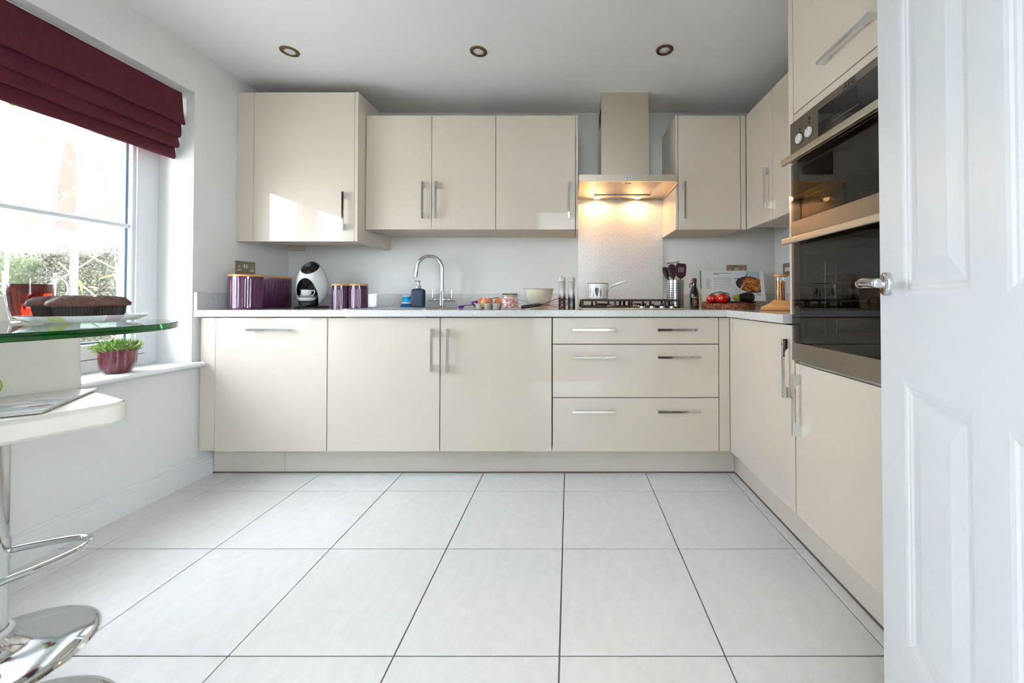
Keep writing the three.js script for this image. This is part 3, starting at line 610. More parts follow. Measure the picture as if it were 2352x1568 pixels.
plate('bronze double wall socket on the back wall above the cookbook', 0.146, [1.187, 1.163, BACK], 0);
plate('bronze four-gang switch plate on the oven wall above the pasta jars', 0.146, [RIGHT, 1.163, -2.565], -PI / 2, 'switch');

// ---------------------------------------------------------------- things on the worktop
// --- bread bin: a fluted stadium with a bamboo lid, along the window wall
function stadium(len, r, n = 16) { const o = []; for (let i = 0; i <= n; i++) { const a = -PI / 2 + PI * i / n; o.push([len / 2 + r * Math.cos(a), r * Math.sin(a)]); } for (let i = 0; i <= n; i++) { const a = PI / 2 + PI * i / n; o.push([-len / 2 + r * Math.cos(a), r * Math.sin(a)]); } return o; }
{
  const t = thing('bread_bin', 'long dark purple fluted bread bin with a bamboo lid', 'bread bin', [-1.872, CT, -2.355], PI / 2 + 0.09);
  const len = 0.235, r = 0.088, per = 2 * len + 2 * PI * r, N = 56 * 8, rows = [[0, 0, 0.003], [0.004, 0, 0], [0.012, 0, 0], [0.02, 1, 0], [0.1, 1, 0], [0.166, 1, 0], [0.174, 0, 0], [0.186, 0, 0]];
  const pos = [], idx = [];
  const at = (s, off) => { s = ((s % per) + per) % per; if (s < len) return [-len / 2 + s, -r - off]; s -= len; if (s < PI * r) { const a = -PI / 2 + s / r; return [len / 2 + (r + off) * Math.cos(a), (r + off) * Math.sin(a)]; } s -= PI * r; if (s < len) return [len / 2 - s, r + off]; s -= len; const a = PI / 2 + s / r; return [-len / 2 + (r + off) * Math.cos(a), (r + off) * Math.sin(a)]; };
  for (const [y, fl, ins] of rows) for (let i = 0; i < N; i++) { const s = i / N * per, ph = Math.pow(Math.abs(Math.sin(i / N * 56 * PI)), 0.5), [x, z] = at(s, fl ? -0.0013 * (1 - ph) : -ins); pos.push(x, y, z); }
  for (let k = 0; k < rows.length - 1; k++) for (let i = 0; i < N; i++) { const a = k * N + i, b = k * N + (i + 1) % N; idx.push(a, a + N, b, b, a + N, b + N); }
  const g = new THREE.BufferGeometry(); g.setAttribute('position', new THREE.Float32BufferAttribute(pos, 3)); g.setIndex(idx); g.computeVertexNormals();
  const bottom = new THREE.ShapeGeometry(shapeOf(stadium(len, r - 0.003))); bottom.rotateX(PI / 2); bottom.translate(0, 0.0005, 0);
  part('body', [g, bottom], M.plum, t);
  const lid = extrude(shapeOf(stadium(len, r + 0.001, 24)), 0.0105, 0.002, 2); lid.rotateX(-PI / 2); lid.translate(0, 0.186, 0);
  part('lid', metres(crease(lid, 0.7), 1), M.bamboo, t, 'bamboo lid');
}
// --- canisters
function fluted(r, h, n = 26) {
  const rows = [[0, 0], [0.006, 0], [0.012, 1], [h - 0.026, 1], [h - 0.02, 0], [h, 0]], N = n * 8, pos = [], idx = [];
  for (const [y, f] of rows) for (let i = 0; i < N; i++) { const a = i / N * 2 * PI, ph = Math.pow(Math.abs(Math.sin(i / N * n * PI)), 0.6), rr = r - (f ? 0.001 * (1 - ph) : 0); pos.push(rr * Math.cos(a), y, rr * Math.sin(a)); }
  for (let k = 0; k < rows.length - 1; k++) for (let i = 0; i < N; i++) { const a = k * N + i, b = k * N + (i + 1) % N; idx.push(a, a + N, b, b, a + N, b + N); }
  const g = new THREE.BufferGeometry(); g.setAttribute('position', new THREE.Float32BufferAttribute(pos, 3)); g.setIndex(idx); g.computeVertexNormals(); return g;
}
{
  const make = (x, label) => {
    const t = thing('storage_canister', label, 'canister', [x, CT, -2.45], 0, 'purple canisters beside the coffee machine');
    part('body', [fluted(0.0515, 0.142), move(new THREE.CircleGeometry(0.05, 40), 0, 0.0005, 0, PI / 2)], M.plum, t);
    part('lid', metres(crease(lathe([[0, 0.152], [0.0505, 0.152], [0.0525, 0.150], [0.0525, 0.143], [0.05, 0.1415], [0, 0.1415]], 48), 0.7), 1), M.bamboo, t, 'bamboo lid');
  };
  make(-1.446, 'dark purple fluted canister with bamboo lid, next to the coffee machine');
  make(-1.332, 'dark purple fluted canister with bamboo lid, farther from the coffee machine');
}
// --- egg-shaped capsule coffee machine
{
  const t = thing('coffee_machine', 'white egg-shaped capsule coffee machine with black hollow front', 'coffee machine', [-1.662, CT, -2.50], 0.22);
  const egg = (s = 1) => {
    const pts = []; for (let i = 0; i <= 40; i++) { const a = -PI / 2 + PI * i / 40, y = Math.sin(a), r = Math.cos(a) * (1 - 0.14 * y) * 1.0; pts.push([Math.max(0, r) * 0.087 * s, 0.158 + y * 0.142 * s]); }
    const g = lathe(pts, 64); g.scale(1, 1, 1.2); return mergeVertices(g);
  };
  const eggBrush = new Brush(egg(), M.white), ev = new Evaluator(); ev.useGroups = true; ev.attributes = ['position', 'normal', 'uv'];
  const ell = (n = 40) => { const o = []; for (let i = 0; i < n; i++) { const a = i / n * 2 * PI, y = Math.sin(a); o.push([Math.cos(a) * 0.060 * (1 - 0.12 * y), y * 0.092]); } return o; };
  const cut = new Brush(new THREE.ExtrudeGeometry(shapeOf(ell()), { depth: 0.13, bevelEnabled: false, curveSegments: 4 }), M.black); cut.position.set(-0.002, 0.098, 0.005); cut.updateMatrixWorld();
  const bottom = new Brush(new THREE.BoxGeometry(0.4, 0.1, 0.5), M.white); bottom.position.set(0, -0.03, 0); bottom.updateMatrixWorld();
  eggBrush.updateMatrixWorld();
  let r = ev.evaluate(eggBrush, bottom, SUBTRACTION); r = ev.evaluate(r, cut, SUBTRACTION);
  const split = (res, want) => { const g = res.geometry, mats = [].concat(res.material), nn = g.index ? g.toNonIndexed() : g, out = { position: [], normal: [], uv: [] }; for (const gr of g.groups) if ((mats[gr.materialIndex] === M.black) === want) for (const k in out) { const at = nn.attributes[k]; for (let i = gr.start * at.itemSize; i < (gr.start + gr.count) * at.itemSize; i++) out[k].push(at.array[i]); } const q = new THREE.BufferGeometry(); for (const k in out) q.setAttribute(k, new THREE.Float32BufferAttribute(out[k], k === 'uv' ? 2 : 3)); return q; };
  part('shell', split(r, false), M.white, t);
  part('hollow', split(r, true), M.blackGloss, t);
  // rounded black top with its dial
  ev.useGroups = false;
  const capCut = new Brush(new THREE.SphereGeometry(0.1, 40, 24), M.black); capCut.scale.set(0.62, 0.40, 1.0); capCut.position.set(0.004, 0.268, 0.065); capCut.rotation.x = 0.5; capCut.updateMatrixWorld();
  const big = new Brush(egg(1.006), M.black); big.updateMatrixWorld();
  part('control_top', ev.evaluate(big, capCut, INTERSECTION).geometry, M.blackGloss, t);
  const dial = new THREE.Group(); dial.name = 'dial'; dial.position.set(0.0, 0.2745, 0.066); dial.rotation.x = -0.80; t.add(dial);
  part('dial_ring', new THREE.TorusGeometry(0.0165, 0.0012, 8, 40), M.satin, dial);
  part('dial_emblem', [new THREE.TorusGeometry(0.0065, 0.0009, 6, 24, 4.6).translate(-0.004, 0, 0.0005), new THREE.TorusGeometry(0.0065, 0.0009, 6, 24, 4.6).rotateZ(PI).translate(0.005, 0, 0.0005)], M.satin, dial);
  const ell2 = ell(56).map(([x, y]) => { const px = x - 0.002, py = y + 0.098, yy = (py - 0.158) / 0.142, rr = Math.sqrt(Math.max(0, 1 - yy * yy)) * (1 - 0.14 * yy) * 0.087; return [px, py, 1.2 * Math.sqrt(Math.max(0, rr * rr - px * px)) + 0.0004]; });
  part('hollow_rim', tube(ell2.filter(([, y]) => y > 0.024), 0.0016, 120, 6, false), M.white, t);
  part('shelf_column', [lathe([[0.04, 0.02], [0.047, 0.045], [0, 0.045]], 32).translate(0, 0, 0.075)], M.black, t);
  part('drip_tray', lathe([[0.028, 0.0455], [0.04, 0.047], [0.055, 0.068], [0.053, 0.068], [0.038, 0.052], [0, 0.052]], 40).translate(0, 0, 0.08), M.white, t, 'white drip tray bowl');
  part('foot', lathe([[0, 0.012], [0.075, 0.012], [0.092, 0.008], [0.094, 0.001], [0.09, 0], [0, 0]], 48).scale(1, 1, 1.25), M.black, t);
  part('water_tank', [ball(0.055, -0.028, 0.058, -0.075, 1, 1, 1)], phy('#1c0d10', 0.1, 0, { clearcoat: 1 }), t);
}
{ // espresso cup and saucer standing in the machine
  const rot = 0.22, cx = -1.662 + Math.sin(rot) * 0.082, cz = -2.50 + Math.cos(rot) * 0.082;
  solo('saucer', crease(lathe([[0, 0.001], [0.024, 0.0], [0.03, 0.001], [0.058, 0.0085], [0.0595, 0.010], [0.057, 0.0105], [0.03, 0.004], [0, 0.0035]], 48), 0.8), M.white, 'small white saucer under the espresso cup', 'saucer', [cx, CT + 0.0685, cz], rot);
  const t = thing('espresso_cup', 'small white espresso cup inside the coffee machine', 'cup', [cx, CT + 0.073, cz], rot + 0.1);
  part('body', crease(lathe([[0, 0.0015], [0.016, 0], [0.021, 0.002], [0.0285, 0.02], [0.031, 0.042], [0.0295, 0.042], [0.027, 0.021], [0.019, 0.005], [0, 0.004]], 40), 0.9), M.white, t);
  part('handle', tube([[0.027, 0.034, 0], [0.036, 0.040, 0], [0.0435, 0.034, 0], [0.042, 0.022, 0], [0.034, 0.010, 0], [0.025, 0.007, 0]], 0.0028, 24, 8), M.white, t);
}
// --- dish brush
{
  const t = thing('dish_brush', 'round blue and white dish brush beside the soap dispenser', 'brush', [-1.092, CT, -2.60]);
  const bristles = []; for (let k = 0; k < 72; k++) { const a = k * 2.39996, r = 0.028 * Math.sqrt((k + 0.5) / 72), f = 1.62; bristles.push(tube([[r * Math.cos(a), 0.03, r * Math.sin(a)], [r * 1.25 * Math.cos(a), 0.016, r * 1.25 * Math.sin(a)], [r * f * Math.cos(a), 0.001, r * f * Math.sin(a)]], 0.0021, 3, 5)); }
  part('bristles', bristles, std('#1577b8', 0.5), t);
  part('bristle_disc', lathe([[0, 0.026], [0.028, 0.026], [0.033, 0.029], [0.031, 0.037], [0, 0.037]], 36), M.white, t);
  part('soap_bulb', crease(lathe([[0, 0.037], [0.028, 0.038], [0.0265, 0.046], [0.0255, 0.054], [0.028, 0.064], [0.031, 0.073], [0, 0.073]], 36), 0.9), phy('#18a6d8', 0.12, 0, { clearcoat: 0.7 }), t);
  part('cap', crease(lathe([[0.031, 0.0735], [0.031, 0.077], [0.024, 0.083], [0.01, 0.086], [0, 0.086]], 36), 0.9), M.white, t);
}
// --- soap dispenser
{
  const t = thing('soap_dispenser', 'matt navy square soap dispenser with a chrome pump', 'soap dispenser', [-1.015, CT, -2.60]);
  const g = new RoundedBoxGeometry(0.086, 0.125, 0.05, 6, 0.016); g.translate(0, 0.0625, 0);
  part('bottle', [g, crease(lathe([[0.021, 0.12], [0.019, 0.126], [0.017, 0.129], [0, 0.129]], 28), 0.8)], std('#20344a', 0.5), t);
  part('collar', crease(lathe([[0, 0.147], [0.0155, 0.147], [0.0165, 0.145], [0.0165, 0.128]], 28), 0.8), M.satin, t);
  part('pump', [lathe([[0.008, 0.147], [0.007, 0.165], [0.0085, 0.173], [0.009, 0.178], [0, 0.179]], 24), move(new RoundedBoxGeometry(0.034, 0.007, 0.013, 3, 0.003), -0.006, 0.178, 0)], M.satin, t);
}
// --- mixer tap
{
  const t = thing('mixer_tap', 'chrome swan-neck mixer tap with two lever controls', 'tap', [-0.862, CT, -2.62]);
  const neck = [[0, 0.10, 0], [0, 0.18, 0], [0, 0.25, 0]]; for (let i = 0; i <= 12; i++) { const a = PI * i / 12 * 0.94; neck.push([-0.086 + 0.086 * Math.cos(a), 0.262 + 0.086 * Math.sin(a), 0]); } neck.push([-0.1735, 0.248, 0]);
  part('spout', tube(neck, 0.0115, 90, 18), M.chrome, t);
  part('nozzle', move(lathe([[0.011, 0], [0.0122, 0.001], [0.0128, 0.042], [0.0115, 0.044]], 24), -0.179, 0.207, 0, 0, 0, -0.11), M.chrome, t);
  part('body', crease(lathe([[0.022, 0], [0.022, 0.012], [0.0165, 0.014], [0.016, 0.095], [0.0155, 0.112], [0.0115, 0.114]], 32), 0.7), M.chrome, t);
  for (const s of [-1, 1]) {
    const v = part('valve', [move(lathe([[0, -0.001], [0.0125, 0], [0.013, 0.004], [0.013, 0.032], [0.011, 0.034], [0.011, 0.038], [0.0135, 0.04], [0.0135, 0.076], [0.012, 0.079], [0, 0.079]], 28), s * 0.012, 0.052, 0, 0, 0, s * -PI / 2)], M.chrome, t);
    part('lever', move(lathe([[0.0032, 0], [0.0036, 0.05], [0.0042, 0.058], [0.003, 0.06], [0, 0.06]], 14), s * 0.066, 0.063, 0), M.chrome, v);
  }
}
// --- measuring cups, purple
{
  const cupGeo = (r, h, L, w) => [crease(lathe([[0, 0.0016], [r * 0.5, 0.002], [r * 0.86, h * 0.35], [r * 0.98, h * 0.8], [r, h], [r * 0.94, h], [r * 0.9, h * 0.75], [r * 0.78, h * 0.36], [r * 0.45, 0.0045], [0, 0.0042]], 36), 0.9), move(new RoundedBoxGeometry(L, 0.0045, w, 2, 0.0018), r + L / 2 - 0.003, h - 0.0024, 0)];
  const purple = phy('#5b1d88', 0.25, 0, { clearcoat: 0.5 });
  const a = solo('measuring_cup', cupGeo(0.0185, 0.02, 0.075, 0.011), purple, 'small purple measuring spoon lying in front of the big measuring cup', 'measuring spoon', [-0.634, CT, -2.27], 0.12); a.rotation.z = 0.1;
  const b = solo('measuring_cup', cupGeo(0.041, 0.042, 0.09, 0.017), purple, 'large purple measuring cup tipped beside the egg box', 'measuring cup', [-0.556, CT + 0.007, -2.385], 0.3); b.rotation.z = 0.18;
}
// --- egg box and eggs
{
  const t = thing('egg_box', 'grey pulp six-egg tray holding brown eggs', 'egg box', [-0.474, CT, -2.275]);
  const pulp = std('#cdc7b4', 0.95, 0, { bumpMap: bumpFine, bumpScale: 0.0015 }), cups = [];
  for (const x of [-0.05, 0, 0.05]) for (const z of [-0.025, 0.025]) cups.push(move(lathe([[0, 0.002], [0.014, 0.0], [0.0165, 0.002], [0.0245, 0.032], [0.0235, 0.032], [0.0155, 0.005], [0, 0.0045]], 20), x, 0, z));
  part('cups', cups, pulp, t);
  for (const x of [-0.025, 0.025]) part('divider_cone', lathe([[0.014, 0.018], [0.009, 0.036], [0.0045, 0.042], [0, 0.0425]], 16).translate(x, 0, 0.012), pulp, t);
  const rim = extrude(shapeOf(roundRect(0.156, 0.106, 0.012), [-0.05, 0, 0.05].flatMap((x) => [-0.025, 0.025].map((z) => { const o = []; for (let i = 0; i < 20; i++) o.push([x + 0.0228 * Math.cos(-i / 20 * 2 * PI), z + 0.0228 * Math.sin(-i / 20 * 2 * PI)]); return o; }))), 0.002); rim.rotateX(-PI / 2); rim.translate(0, 0.031, 0);
  part('rim', rim, pulp, t);
  const eggGeo = (() => { const p = []; for (let i = 0; i <= 24; i++) { const a = -PI / 2 + PI * i / 24, y = Math.sin(a); p.push([Math.max(0, Math.cos(a) * 0.0212 * (1 - 0.12 * y)), y * 0.0275]); } return mergeVertices(lathe(p, 32)); })();
  const tones = [['#c06a35', -0.05, -0.025, 'dark brown egg at the rear corner of the tray near the measuring cup'], ['#d9a274', -0.05 + 0.02, 0.022, 'pale brown egg at the front of the egg tray'], ['#bf6c3a', 0.0, -0.025, 'brown egg in the middle of the rear row of the tray'], ['#c47240', 0.05, -0.025, 'brown egg at the rear corner of the tray near the sweet jar']];
  tones[1][1] = -0.022;
  for (const [c, x, z, label] of tones) {
    const e = solo('egg', eggGeo, std(c, 0.5), label, 'egg', [-0.474 + x, CT + 0.0375, -2.275 + z], 0, 'eggs in the pulp tray');
  }
}
// --- clip-top jar of mini marshmallows
{
  const t = thing('clip_jar', 'round glass clip-top jar filled with pink and white mini marshmallows', 'jar', [-0.346, CT, -2.255]);
  part('glass_body', crease(lathe([[0, 0.0], [0.04, 0.0], [0.047, 0.008], [0.0525, 0.03], [0.0525, 0.05], [0.048, 0.064], [0.0435, 0.071], [0.0445, 0.077], [0.0425, 0.077], [0.0415, 0.071], [0.046, 0.062], [0.0502, 0.05], [0.0502, 0.03], [0.045, 0.0105], [0.038, 0.004], [0, 0.004]], 56), 0.9), M.pane, t);
  part('lid', crease(lathe([[0, 0.081], [0.04, 0.081], [0.0455, 0.083], [0.0465, 0.088], [0.043, 0.092], [0.02, 0.0915], [0, 0.0905]], 48), 0.9), M.glass, t);
  part('seal_ring', new THREE.TorusGeometry(0.0445, 0.002, 8, 48).rotateX(PI / 2).translate(0, 0.079, 0), std('#d8cfc2', 0.6), t);
  part('wire_clip', [new THREE.TorusGeometry(0.0445, 0.0011, 6, 48).rotateX(PI / 2).translate(0, 0.0735, 0), tube([[-0.044, 0.074, 0.012], [-0.053, 0.064, 0.012], [-0.058, 0.042, 0.012], [-0.056, 0.03, 0.0], [-0.058, 0.042, -0.012], [-0.053, 0.064, -0.012], [-0.044, 0.074, -0.012]], 0.0011, 40, 6), tube([[-0.045, 0.086, 0.01], [-0.052, 0.07, 0.011], [-0.049, 0.056, 0]], 0.0011, 20, 6)], M.satin, t);
  const geo = new RoundedBoxGeometry(0.0095, 0.0095, 0.0115, 2, 0.0035), N = 330, im = new THREE.InstancedMesh(geo, std('#ffffff', 0.85), N), col = new THREE.Color(), mat = new THREE.Matrix4(), pts = [];
  let made = 0, guard = 0;
  while (made < N && guard++ < 60000) {
    const y = 0.0105 + rnd() * 0.062, R = (y < 0.03 ? 0.0365 + (y - 0.0105) * 0.3 : y < 0.05 ? 0.0435 : 0.0435 - (y - 0.05) * 0.36), a = rnd() * 2 * PI, r = R * Math.sqrt(rnd()), p = V(r * Math.cos(a), y, r * Math.sin(a));
    if (pts.some((q) => q.distanceToSquared(p) < 0.0079 * 0.0079)) continue;
    pts.push(p); mat.compose(p, new THREE.Quaternion().setFromEuler(new THREE.Euler(rnd() * 6, rnd() * 6, rnd() * 6)), V(1, 1, 1)); im.setMatrixAt(made, mat);
    const k = rnd(); im.setColorAt(made, k < 0.45 ? col.set('#e79aa3') : k < 0.62 ? col.set('#f0b9bb') : col.set('#f3ead8')); made++;
  }
  im.count = made; im.name = 'marshmallows'; shade(im); im.position.set(-0.346, CT, -2.255); im.userData = { kind: 'stuff', label: 'pink and white mini marshmallows inside the clip-top jar', category: 'marshmallows' }; scene.add(im);
}
// --- mixing bowl
{
  const t = thing('mixing_bowl', 'cream melamine mixing bowl with a pouring lip', 'bowl', [-0.190, CT, -2.43]);
  const g = lathe([[0, 0.004], [0.046, 0.004], [0.047, 0], [0.051, 0], [0.054, 0.006], [0.06, 0.02], [0.074, 0.055], [0.083, 0.09], [0.0865, 0.117], [0.0935, 0.119], [0.0955, 0.1215], [0.0935, 0.1235], [0.085, 0.1235], [0.082, 0.117], [0.0785, 0.09], [0.069, 0.055], [0.053, 0.014], [0, 0.008]], 72), p = g.attributes.position;
  for (let i = 0; i < p.count; i++) { const x = p.getX(i), y = p.getY(i), z = p.getZ(i), a = Math.atan2(z, x), d = Math.abs(Math.abs(a) - PI), k = Math.max(0, 1 - d / 0.35), h = Math.max(0, (y - 0.06) / 0.06); p.setX(i, x - k * k * h * 0.012); }
  g.computeVertexNormals();
  part('bowl', crease(g, 0.9), phy('#e3dcc6', 0.25, 0, { clearcoat: 0.5 }), t);
}
// --- whisks
function whisk(label, pos, turn, tilt, wire, grip, len = 0.13, rad = 0.034, hl = 0.115) {
  const t = thing('balloon_whisk', label, 'whisk', pos, turn, 'balloon whisks by the mixing bowl'); t.rotation.order = 'YXZ'; t.rotation.z = tilt;
  part('grip', move(lathe([[0, -hl], [0.008, -hl + 0.001], [0.0105, -hl + 0.008], [0.0095, -hl * 0.5], [0.0085, -0.01], [0.0065, 0], [0, 0]], 20), 0, 0, 0, 0, 0, -PI / 2), grip, t);
  wire.forEach((m, k) => { const a = k / wire.length * PI, c = Math.cos(a), s = Math.sin(a), P = (x, r) => [x, r * c, r * s]; part('wire_loop', tube([P(-0.004, 0.003), P(0.03, 0.008), P(len * 0.55, rad * 0.75), P(len * 0.85, rad), P(len * 1.0, rad * 0.62), P(len * 1.035, 0), P(len * 1.0, -rad * 0.62), P(len * 0.85, -rad), P(len * 0.55, -rad * 0.75), P(0.03, -0.008), P(-0.004, -0.003)], 0.0012, 60, 6), m, t); });
}
{
  const red = std('#8e2020', 0.4), dark = std('#2b2727', 0.4);
  whisk('balloon whisk with a black grip and dark red wires in front of the mixing bowl', [-0.16, CT + 0.026, -2.20], 0.06, 0.12, [red, dark, red, dark, red], M.black, 0.145, 0.03);
  whisk('steel balloon whisk lying behind the sweet jar', [-0.215, CT + 0.028, -2.325], PI - 0.1, 0.02, [M.satin, M.satin, M.satin, M.satin], M.satin, 0.11, 0.027, 0.08);
}
// --- salt and pepper mills: grey to black
{
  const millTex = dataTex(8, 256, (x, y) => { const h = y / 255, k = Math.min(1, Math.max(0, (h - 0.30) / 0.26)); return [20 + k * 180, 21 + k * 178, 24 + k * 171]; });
  const mill = (x, label) => {
    const t = thing('spice_mill', label, 'mill', [x, CT, -2.36], 0, 'pair of grey and black mills');
    const prof = [[0, 0], [0.0215, 0], [0.0225, 0.004], [0.0215, 0.012], [0.0225, 0.02], [0.0215, 0.024], [0.0225, 0.034], [0.021, 0.048], [0.0225, 0.052], [0.0215, 0.07], [0.0175, 0.105], [0.0175, 0.118], [0.021, 0.140], [0.0215, 0.142], [0.019, 0.144], [0.0205, 0.147], [0.0205, 0.158], [0.017, 0.160]];
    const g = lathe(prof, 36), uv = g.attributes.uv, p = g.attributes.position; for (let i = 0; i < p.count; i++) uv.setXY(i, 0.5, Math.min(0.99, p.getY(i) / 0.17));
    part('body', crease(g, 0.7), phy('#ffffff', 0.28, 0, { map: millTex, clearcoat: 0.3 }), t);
    part('head', crease(lathe([[0.014, 0.160], [0.02, 0.1615], [0.0225, 0.170], [0.0222, 0.183], [0.018, 0.19], [0.006, 0.192], [0, 0.192]], 36), 0.7), phy('#d3d1cd', 0.28, 0, { clearcoat: 0.3 }), t);
    part('finial', lathe([[0.003, 0.191], [0.0025, 0.195], [0.0045, 0.199], [0.003, 0.203], [0, 0.204]], 16), M.chrome, t);
  };
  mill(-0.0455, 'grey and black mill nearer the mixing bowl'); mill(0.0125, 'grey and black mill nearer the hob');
}
// --- enamel saucepan with a leaf pattern
{
  const leafTex = canvasTex(2048, 512, (c, w, h) => {
    c.fillStyle = '#f0f2f2'; c.fillRect(0, 0, w, h);
    const leaf = (x, y, wd, ht, col, vein, flip) => { c.save(); c.translate(x, y); if (flip) c.scale(1, -1); c.fillStyle = col; c.beginPath(); c.moveTo(0, ht / 2); c.bezierCurveTo(-wd * 0.35, ht * 0.2, -wd * 0.62, -ht * 0.02, -wd * 0.5, -ht * 0.27); c.bezierCurveTo(-wd * 0.4, -ht * 0.52, wd * 0.4, -ht * 0.52, wd * 0.5, -ht * 0.27); c.bezierCurveTo(wd * 0.62, -ht * 0.02, wd * 0.35, ht * 0.2, 0, ht / 2); c.fill(); c.strokeStyle = vein; c.lineWidth = 4; c.beginPath(); c.moveTo(0, -ht * 0.4); c.lineTo(0, ht * 0.44); for (let k = 0; k < 4; k++) { const yy = ht * (0.28 - k * 0.15), q = wd * (0.2 + 0.06 * k); c.moveTo(0, yy); c.lineTo(-q, yy - ht * 0.13); c.moveTo(0, yy); c.lineTo(q, yy - ht * 0.13); } c.stroke(); c.restore(); };
    for (let k = 0; k < 8; k++) { const x = k * 256; leaf(x + 70, 280, 118, 300, k % 2 ? '#d8d6cf' : '#1d1d1f', k % 2 ? '#f0f0ec' : '#c8c8c4', false); leaf(x + 196, 285, 44, 290, k % 2 ? '#1d1d1f' : '#1d1d1f', '#e8e8e4', true); }
  });
  const t = thing('saucepan', 'white enamel milk pan with black and beige leaf pattern on the hob', 'saucepan', [0.172, CT + 0.0572, -2.312]);
  const prof = [[0.052, 0.001], [0.0555, 0.004], [0.0575, 0.010], [0.059, 0.04], [0.0605, 0.092]], g = lathe(prof, 64), uv = g.attributes.uv, p = g.attributes.position;
  for (let i = 0; i < p.count; i++) uv.setY(i, 0.02 + 0.96 * p.getY(i) / 0.092);
  part('body', g, phy('#ffffff', 0.15, 0, { map: leafTex, clearcoat: 0.9, clearcoatRoughness: 0.04 }), t).rotation.y = -0.42;
  part('base_disc', lathe([[0, 0.0], [0.05, 0], [0.052, 0.001]], 48), M.white, t);
  part('inside', lathe([[0.0595, 0.0915], [0.057, 0.04], [0.054, 0.009], [0, 0.006]], 48), M.white, t);
  part('rim', new THREE.TorusGeometry(0.0608, 0.0019, 8, 64).rotateX(PI / 2).translate(0, 0.0928, 0), M.blackGloss, t, 'black enamel rim');
  const hs = curve([[0.058, 0.048, 0], [0.064, 0.063, 0], [0.078, 0.077, 0], [0.105, 0.087, 0.0], [0.135, 0.097, 0], [0.168, 0.107, 0]]);
  const hg = new THREE.TubeGeometry(hs, 40, 0.0072, 12); hg.scale(1, 1, 1.4);
  part('handle', [hg, ball(0.0062, 0.168, 0.107, 0, 0.8, 1, 1.4)], M.white, t);
}
